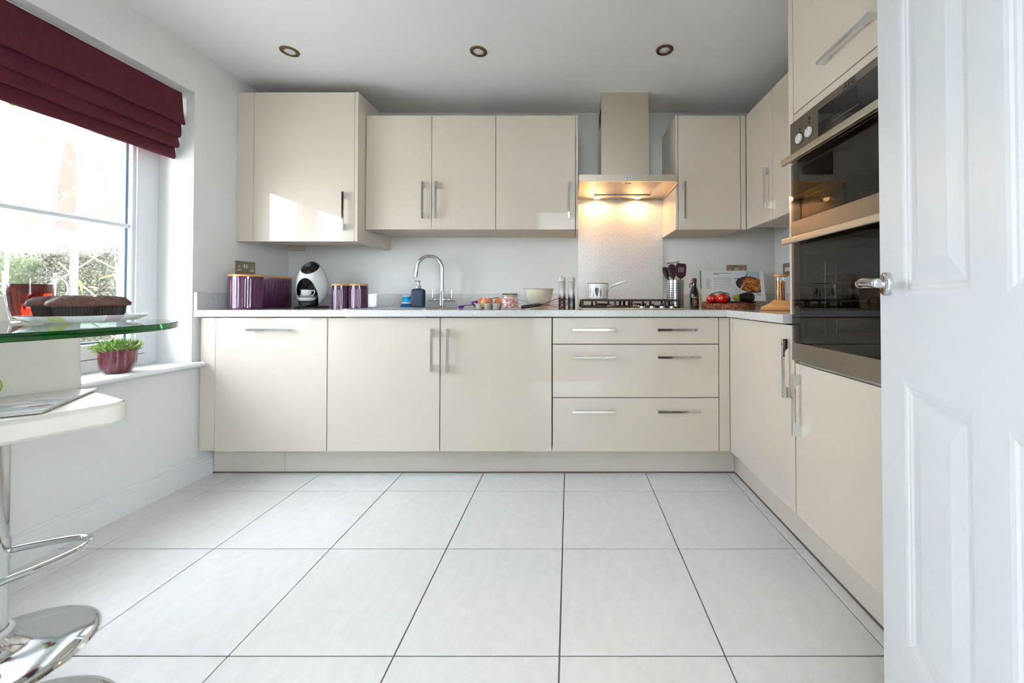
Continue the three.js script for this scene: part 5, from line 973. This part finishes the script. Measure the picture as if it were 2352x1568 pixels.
// --- plate of muffins and a glass of tea on the glass table
{
  const t = thing('side_plate', 'white side plate with green and pink print under the muffins', 'plate', [-1.166, TG, -0.935]);
  const tex = canvasTex(1024, 128, (c, w, h) => { c.fillStyle = '#f2f2ee'; c.fillRect(0, 0, w, h); for (let k = 0; k < 7; k++) { c.fillStyle = ['#c3d04e', '#d3b0bd'][k % 2]; c.globalAlpha = 0.7; c.beginPath(); c.ellipse((k + 0.5) * w / 7, 50 + rnd() * 30, 24, 20, 0, 0, 7); c.fill(); } });
  const g = lathe([[0.0, 0.002], [0.052, 0.002], [0.054, 0.0], [0.059, 0.0], [0.064, 0.0025], [0.086, 0.0045], [0.103, 0.0165], [0.1042, 0.0178], [0.1025, 0.0183], [0.0965, 0.0130], [0.084, 0.0078], [0.0, 0.0078]], 72);
  part('plate', crease(g, 0.9), phy('#ffffff', 0.15, 0, { map: tex, clearcoat: 0.8 }), t);
  const crumb = (() => { const a = wrapNoise(128, 40, 21); return dataTex(128, 128, (x, y) => { const v = 1 + a[y * 128 + x] * 0.5; return [84 * v, 55 * v, 46 * v]; }); })();
  const muff = [[-1.142, -0.893, 'chocolate muffin in front on the plate'], [-1.222, -0.918, 'chocolate muffin beside the glass of tea'], [-1.182, -0.990, 'chocolate muffin at the far edge of the plate']];
  muff.forEach(([x, z, label], n) => {
    const q = thing('muffin', label, 'muffin', [x, TG + (n === 0 ? 0.0085 : 0.0085), z], n * 1.3, 'chocolate muffins on the plate'), N = 40;
    const cs = [], pos = [], idx = []; const rows = [[0.0, 0.0265], [0.002, 0.0275], [0.016, 0.030], [0.031, 0.0325], [0.0315, 0.031]];
    for (const [y, r] of rows) for (let i = 0; i < N * 2; i++) { const a = i / (N * 2) * 2 * PI, rr = r * (1 + (i % 2 ? 0.02 : -0.02)); pos.push(rr * Math.cos(a), y, rr * Math.sin(a)); }
    for (let k = 0; k < rows.length - 1; k++) for (let i = 0; i < N * 2; i++) { const a = k * N * 2 + i, b = k * N * 2 + (i + 1) % (N * 2); idx.push(a, a + N * 2, b, b, a + N * 2, b + N * 2); }
    const cg = new THREE.BufferGeometry(); cg.setAttribute('position', new THREE.Float32BufferAttribute(pos, 3)); cg.setIndex(idx); part('paper_case', crease(cg, 0.3), std('#2a201c', 0.7), q);
    const topg = lathe([[0.029, 0.0305], [0.036, 0.0300], [0.0405, 0.0325], [0.0415, 0.037], [0.039, 0.043], [0.030, 0.0505], [0.016, 0.0555], [0, 0.0570]], 56), p = topg.attributes.position;
    for (let i = 0; i < p.count; i++) { const X = p.getX(i), Y = p.getY(i), Z = p.getZ(i), c1 = n3(X * 55 + n * 9, Y * 55, Z * 55), c2 = n3(X * 140 + n, Y * 140, Z * 140 + 4), k = 1 + c1 * 0.05; p.setXYZ(i, X * k, Y + (Y > 0.03 ? c1 * 0.0022 + Math.abs(c2) * -0.0022 : 0), Z * k); } topg.computeVertexNormals();
    part('crown', mergeVertices(topg), std('#ffffff', 0.7, 0, { map: crumb, bumpMap: crumb, bumpScale: 0.003 }), q);
  });
}
{
  const t = thing('glass_mug', 'clear glass mug of tea on the bar table', 'mug', [-1.313, TG, -0.942], 0.35);
  part('glass', crease(lathe([[0, 0.0], [0.024, 0.0], [0.028, 0.002], [0.0335, 0.03], [0.038, 0.065], [0.0395, 0.121], [0.0388, 0.1225], [0.0375, 0.121], [0.036, 0.066], [0.0315, 0.031], [0.026, 0.008], [0, 0.007]], 64), 0.9), M.pane, t);
  part('handle', tube([[0.038, 0.104, 0], [0.052, 0.108, 0], [0.064, 0.096, 0], [0.066, 0.074, 0], [0.058, 0.052, 0], [0.0365, 0.046, 0]], 0.0042, 40, 12), M.glass, t);
  part('tea', lathe([[0, 0.0075], [0.0255, 0.0085], [0.0311, 0.031], [0.0356, 0.066], [0.0366, 0.092], [0, 0.092]], 64), phy('#ffffff', 0.0, 0, { transmission: 1, thickness: 0.06, ior: 1.33, attenuationColor: new THREE.Color().setRGB(0.52, 0.16, 0.045), attenuationDistance: 0.02 }), t);
}
// --- potted herb on the sill
{
  const t = thing('herb_pot', 'glossy burgundy lobed pot of green herb on the window sill', 'potted plant', [-2.055, 0.631, -1.765]);
  const prof = [[0.0, 0.0], [0.036, 0.0], [0.040, 0.002], [0.047, 0.012], [0.056, 0.032], [0.060, 0.05], [0.0605, 0.07], [0.0615, 0.09], [0.066, 0.105], [0.0645, 0.1065], [0.060, 0.098], [0.058, 0.085], [0.0, 0.083]];
  const g = lathe(prof, 120), p = g.attributes.position; for (let i = 0; i < p.count; i++) { const a = Math.atan2(p.getZ(i), p.getX(i)), y = p.getY(i), k = 1 - 0.10 * Math.pow(1 - Math.abs(Math.cos(a * 3 + 0.4)), 2.2) * Math.min(1, y / 0.02) * (y > 0.095 ? 0.35 : 1); p.setX(i, p.getX(i) * k); p.setZ(i, p.getZ(i) * k); } g.computeVertexNormals();
  part('pot', mergeVertices(flat(g).deleteAttribute('uv') ?? g), M.maroon, t);
  part('soil', cyl(0.052, 0.052, 0.006, 0, 0.083, 0, 32), std('#2a2019', 0.95), t);
  const blade = new THREE.BufferGeometry(); blade.setAttribute('position', new THREE.Float32BufferAttribute([0, 0, 0, 0.0016, 0.009, 0.0004, -0.0016, 0.009, 0.0004, 0.0012, 0.018, 0.0022, -0.0012, 0.018, 0.0022, 0, 0.025, 0.005], 3)); blade.setIndex([0, 1, 2, 1, 3, 2, 2, 3, 4, 3, 5, 4]); blade.computeVertexNormals();
  const N = 1500, im = new THREE.InstancedMesh(blade, phy('#ffffff', 0.55, 0, { side: THREE.DoubleSide }), N), m = new THREE.Matrix4(), q = new THREE.Quaternion(), c = new THREE.Color();
  for (let i = 0; i < N; i++) {
    const a = rnd() * 2 * PI, r = Math.sqrt(rnd()), h = Math.pow(rnd(), 0.7), dome = 0.05 * Math.sqrt(Math.max(0, 1 - r * r * 0.75)), rr = r * (0.052 + 0.028 * h);
    q.setFromEuler(new THREE.Euler((rnd() - 0.35) * 1.7, a + rnd() * 4, (rnd() - 0.5) * 1.7)); const s = 0.7 + rnd() * 0.6; m.compose(V(rr * Math.cos(a), 0.088 + h * dome, rr * Math.sin(a)), q, V(s, s, s)); im.setMatrixAt(i, m); im.setColorAt(i, c.set(['#7c9c3a', '#5f8530', '#93ad58', '#46682a', '#a9ba72'][Math.floor(rnd() * 5)]));
  }
  im.name = 'leaves'; im.userData.kind = 'stuff'; shade(im); t.add(im);
}

// ---------------------------------------------------------------- outside the window
{
  const grass = std('#dedacf', 0.95, 0, { bumpMap: bumpFine, bumpScale: 0.01 });
  structure('ground', metres(box(-40, 40, -0.6, -0.25, -30, 25, 0), 0.5), grass, 'pale ground outside the window');
  // trimmed hedge: a lumpy core covered with leaves
  const mk = (name, label, x0, x1, z0, z1, h, tones, n) => {
    const t = thing(name, label, 'hedge', [(x0 + x1) / 2, -0.25, (z0 + z1) / 2]), w = x1 - x0, l = z1 - z0;
    const g = new THREE.BoxGeometry(w, h, l, 6, 10, Math.round(l * 3)), p = g.attributes.position; for (let i = 0; i < p.count; i++) { const k = n3(p.getX(i) * 1.3, p.getY(i) * 1.3, p.getZ(i) * 1.3) * 0.16; p.setXYZ(i, p.getX(i) * (1 + k), p.getY(i) + k * (p.getY(i) > 0 ? 1.2 : 0), p.getZ(i)); } g.translate(0, h / 2, 0); g.computeVertexNormals();
    part('core', g, std(tones[0], 0.95), t);
    const lf = new THREE.BufferGeometry(); lf.setAttribute('position', new THREE.Float32BufferAttribute([0, 0, 0, 0.015, 0.017, 0.004, -0.015, 0.017, 0.004, 0, 0.042, 0], 3)); lf.setIndex([0, 1, 2, 1, 3, 2]); lf.computeVertexNormals();
    const im = new THREE.InstancedMesh(lf, std('#ffffff', 0.8, 0, { side: THREE.DoubleSide }), n), m = new THREE.Matrix4(), q = new THREE.Quaternion(), c = new THREE.Color();
    for (let i = 0; i < n; i++) {
      const side = rnd(), onTop = side < 0.2, atEnd = side > 0.65, z = atEnd ? l / 2 + rnd() * 0.04 : (rnd() - 0.5) * l, y = onTop ? h : rnd() * h, x = onTop || atEnd ? (rnd() - 0.5) * w : w / 2, k = n3(x * 1.3, (y - h / 2) * 1.3, z * 1.3) * 0.16;
      q.setFromEuler(new THREE.Euler(rnd() * 6, rnd() * 6, rnd() * 6)); const s = 0.6 + rnd() * 0.7; m.compose(V(x * (1 + k) + (rnd() - 0.3) * 0.07, y + (onTop ? k * 1.2 + (rnd() - 0.3) * 0.1 : 0), z), q, V(s, s, s)); im.setMatrixAt(i, m); im.setColorAt(i, c.set(tones[Math.floor(rnd() * tones.length)]));
    }
    im.name = 'leaves'; im.userData.kind = 'stuff'; shade(im); t.add(im);
  };
  mk('hedge', 'long clipped green hedge beyond the garden', -10.4, -9.2, -13, -4.5, 1.84, ['#3a4429', '#4a5030', '#5c543b', '#34432e', '#625a41'], 42000);
  mk('hedge', 'greyer taller bush beside the clipped hedge', -9.0, -7.6, -9.5, -6.55, 1.97, ['#44473a', '#504f3e', '#3f4434', '#5a5243'], 30000);
  // white site board with its post
  { const t = thing('site_board', 'white sign board on a white post outside the window', 'sign', [-5.0, -0.25, -3.90], PI / 2 - 0.3); part('post', box(-0.02, 0.02, 0, 1.78, -0.02, 0.02, 0.003), M.upvc, t); part('board', box(-0.62, -0.03, 0.9, 1.16, -0.015, 0.015, 0.002), M.upvc, t); part('board', box(0.03, 0.9, 0.9, 1.16, -0.015, 0.015, 0.002), M.upvc, t); }
  // orange feather flag
  { const tex = canvasTex(128, 512, (c, w, h) => { c.fillStyle = '#512c20'; c.fillRect(0, 0, w, h); c.fillStyle = '#5c2224'; for (let k = 0; k < 60; k++) c.fillRect(rnd() * 40, 180 + rnd() * 320, 8 + rnd() * 22, 4); for (let k = 0; k < 60; k++) c.fillRect(84 + rnd() * 30, rnd() * 500, 10 + rnd() * 14, 3); });
    const t = thing('feather_flag', 'tall orange feather flag on a thin pole outside', 'flag', [-7.05, -0.25, -5.42], PI / 2 - 0.7);
    const fl = extrude(shapeOf([[-0.105, 2.2], [0.085, 2.16], [0.08, 3.1], [0.06, 3.34], [0.02, 3.45], [-0.02, 3.42], [-0.05, 3.2], [-0.085, 2.75]]), 0.006), uv = fl.attributes.uv, fp = fl.attributes.position; for (let i = 0; i < fp.count; i++) uv.setXY(i, (fp.getX(i) + 0.105) / 0.19, (fp.getY(i) - 2.16) / 1.3);
    part('sail', fl, std('#ffffff', 0.7, 0, { map: tex }), t); part('pole', tube([[0.092, 0, 0.003], [0.092, 2.0, 0.003], [0.09, 3.1, 0.003], [0.05, 3.45, 0.003], [0.0, 3.5, 0.003]], 0.011, 40, 8), M.upvc, t); }
  // two young trees with a few yellow leaves left
  const leafG = (() => { const s = new THREE.Shape(); s.moveTo(0, 0); s.quadraticCurveTo(0.012, 0.035, 0, 0.085); s.quadraticCurveTo(-0.012, 0.035, 0, 0); const g = new THREE.ExtrudeGeometry(s, { depth: 0.0006, bevelEnabled: false, curveSegments: 6 }); return g; })();
  const sapling = (label, x, z, h, nb, nl, tone, leafTones) => {
    const t = thing('young_tree', label, 'tree', [x, -0.25, z]), tips = [];
    part('trunk', tube([[0, 0, 0], [0.02, h * 0.35, 0.01], [-0.01, h * 0.7, -0.02], [0.015, h, 0.01]], 0.011, 30, 8), std(tone, 0.9), t);
    for (let k = 0; k < nb; k++) { const y0 = h * (0.35 + 0.6 * k / nb), a = k * 2.4 + 0.5, L = 0.25 + rnd() * 0.35, e = [L * Math.cos(a), y0 + L * (0.5 + rnd() * 0.5), L * Math.sin(a)]; part('branch', tube([[0, y0, 0], [e[0] * 0.5, y0 + (e[1] - y0) * 0.42, e[2] * 0.5], e], 0.0045, 10, 6), std(tone, 0.9), t); tips.push([y0, e]); }
    for (let k = 0; k < nl; k++) { const [y0, e] = tips[k % tips.length], f = 0.35 + rnd() * 0.65; const l = part('leaf', leafG, std(leafTones[k % leafTones.length], 0.7), t); l.position.set(e[0] * f, y0 + (e[1] - y0) * f, e[2] * f); l.rotation.set(PI + (rnd() - 0.5) * 1.6, rnd() * 6, (rnd() - 0.5) * 1.8); l.scale.setScalar(0.8 + rnd() * 0.5); }
  };
  sapling('young tree with yellow willow leaves close to the window', -3.35, -2.87, 2.35, 14, 60, '#594d3b', ['#7a5c16', '#8a6a1c', '#6e5a26']);
  sapling('bare pale sapling farther from the window', -4.6, -3.15, 2.5, 10, 6, '#a39a88', ['#7a5c16', '#8a6a1c']);
}

renderer.render(scene, camera);
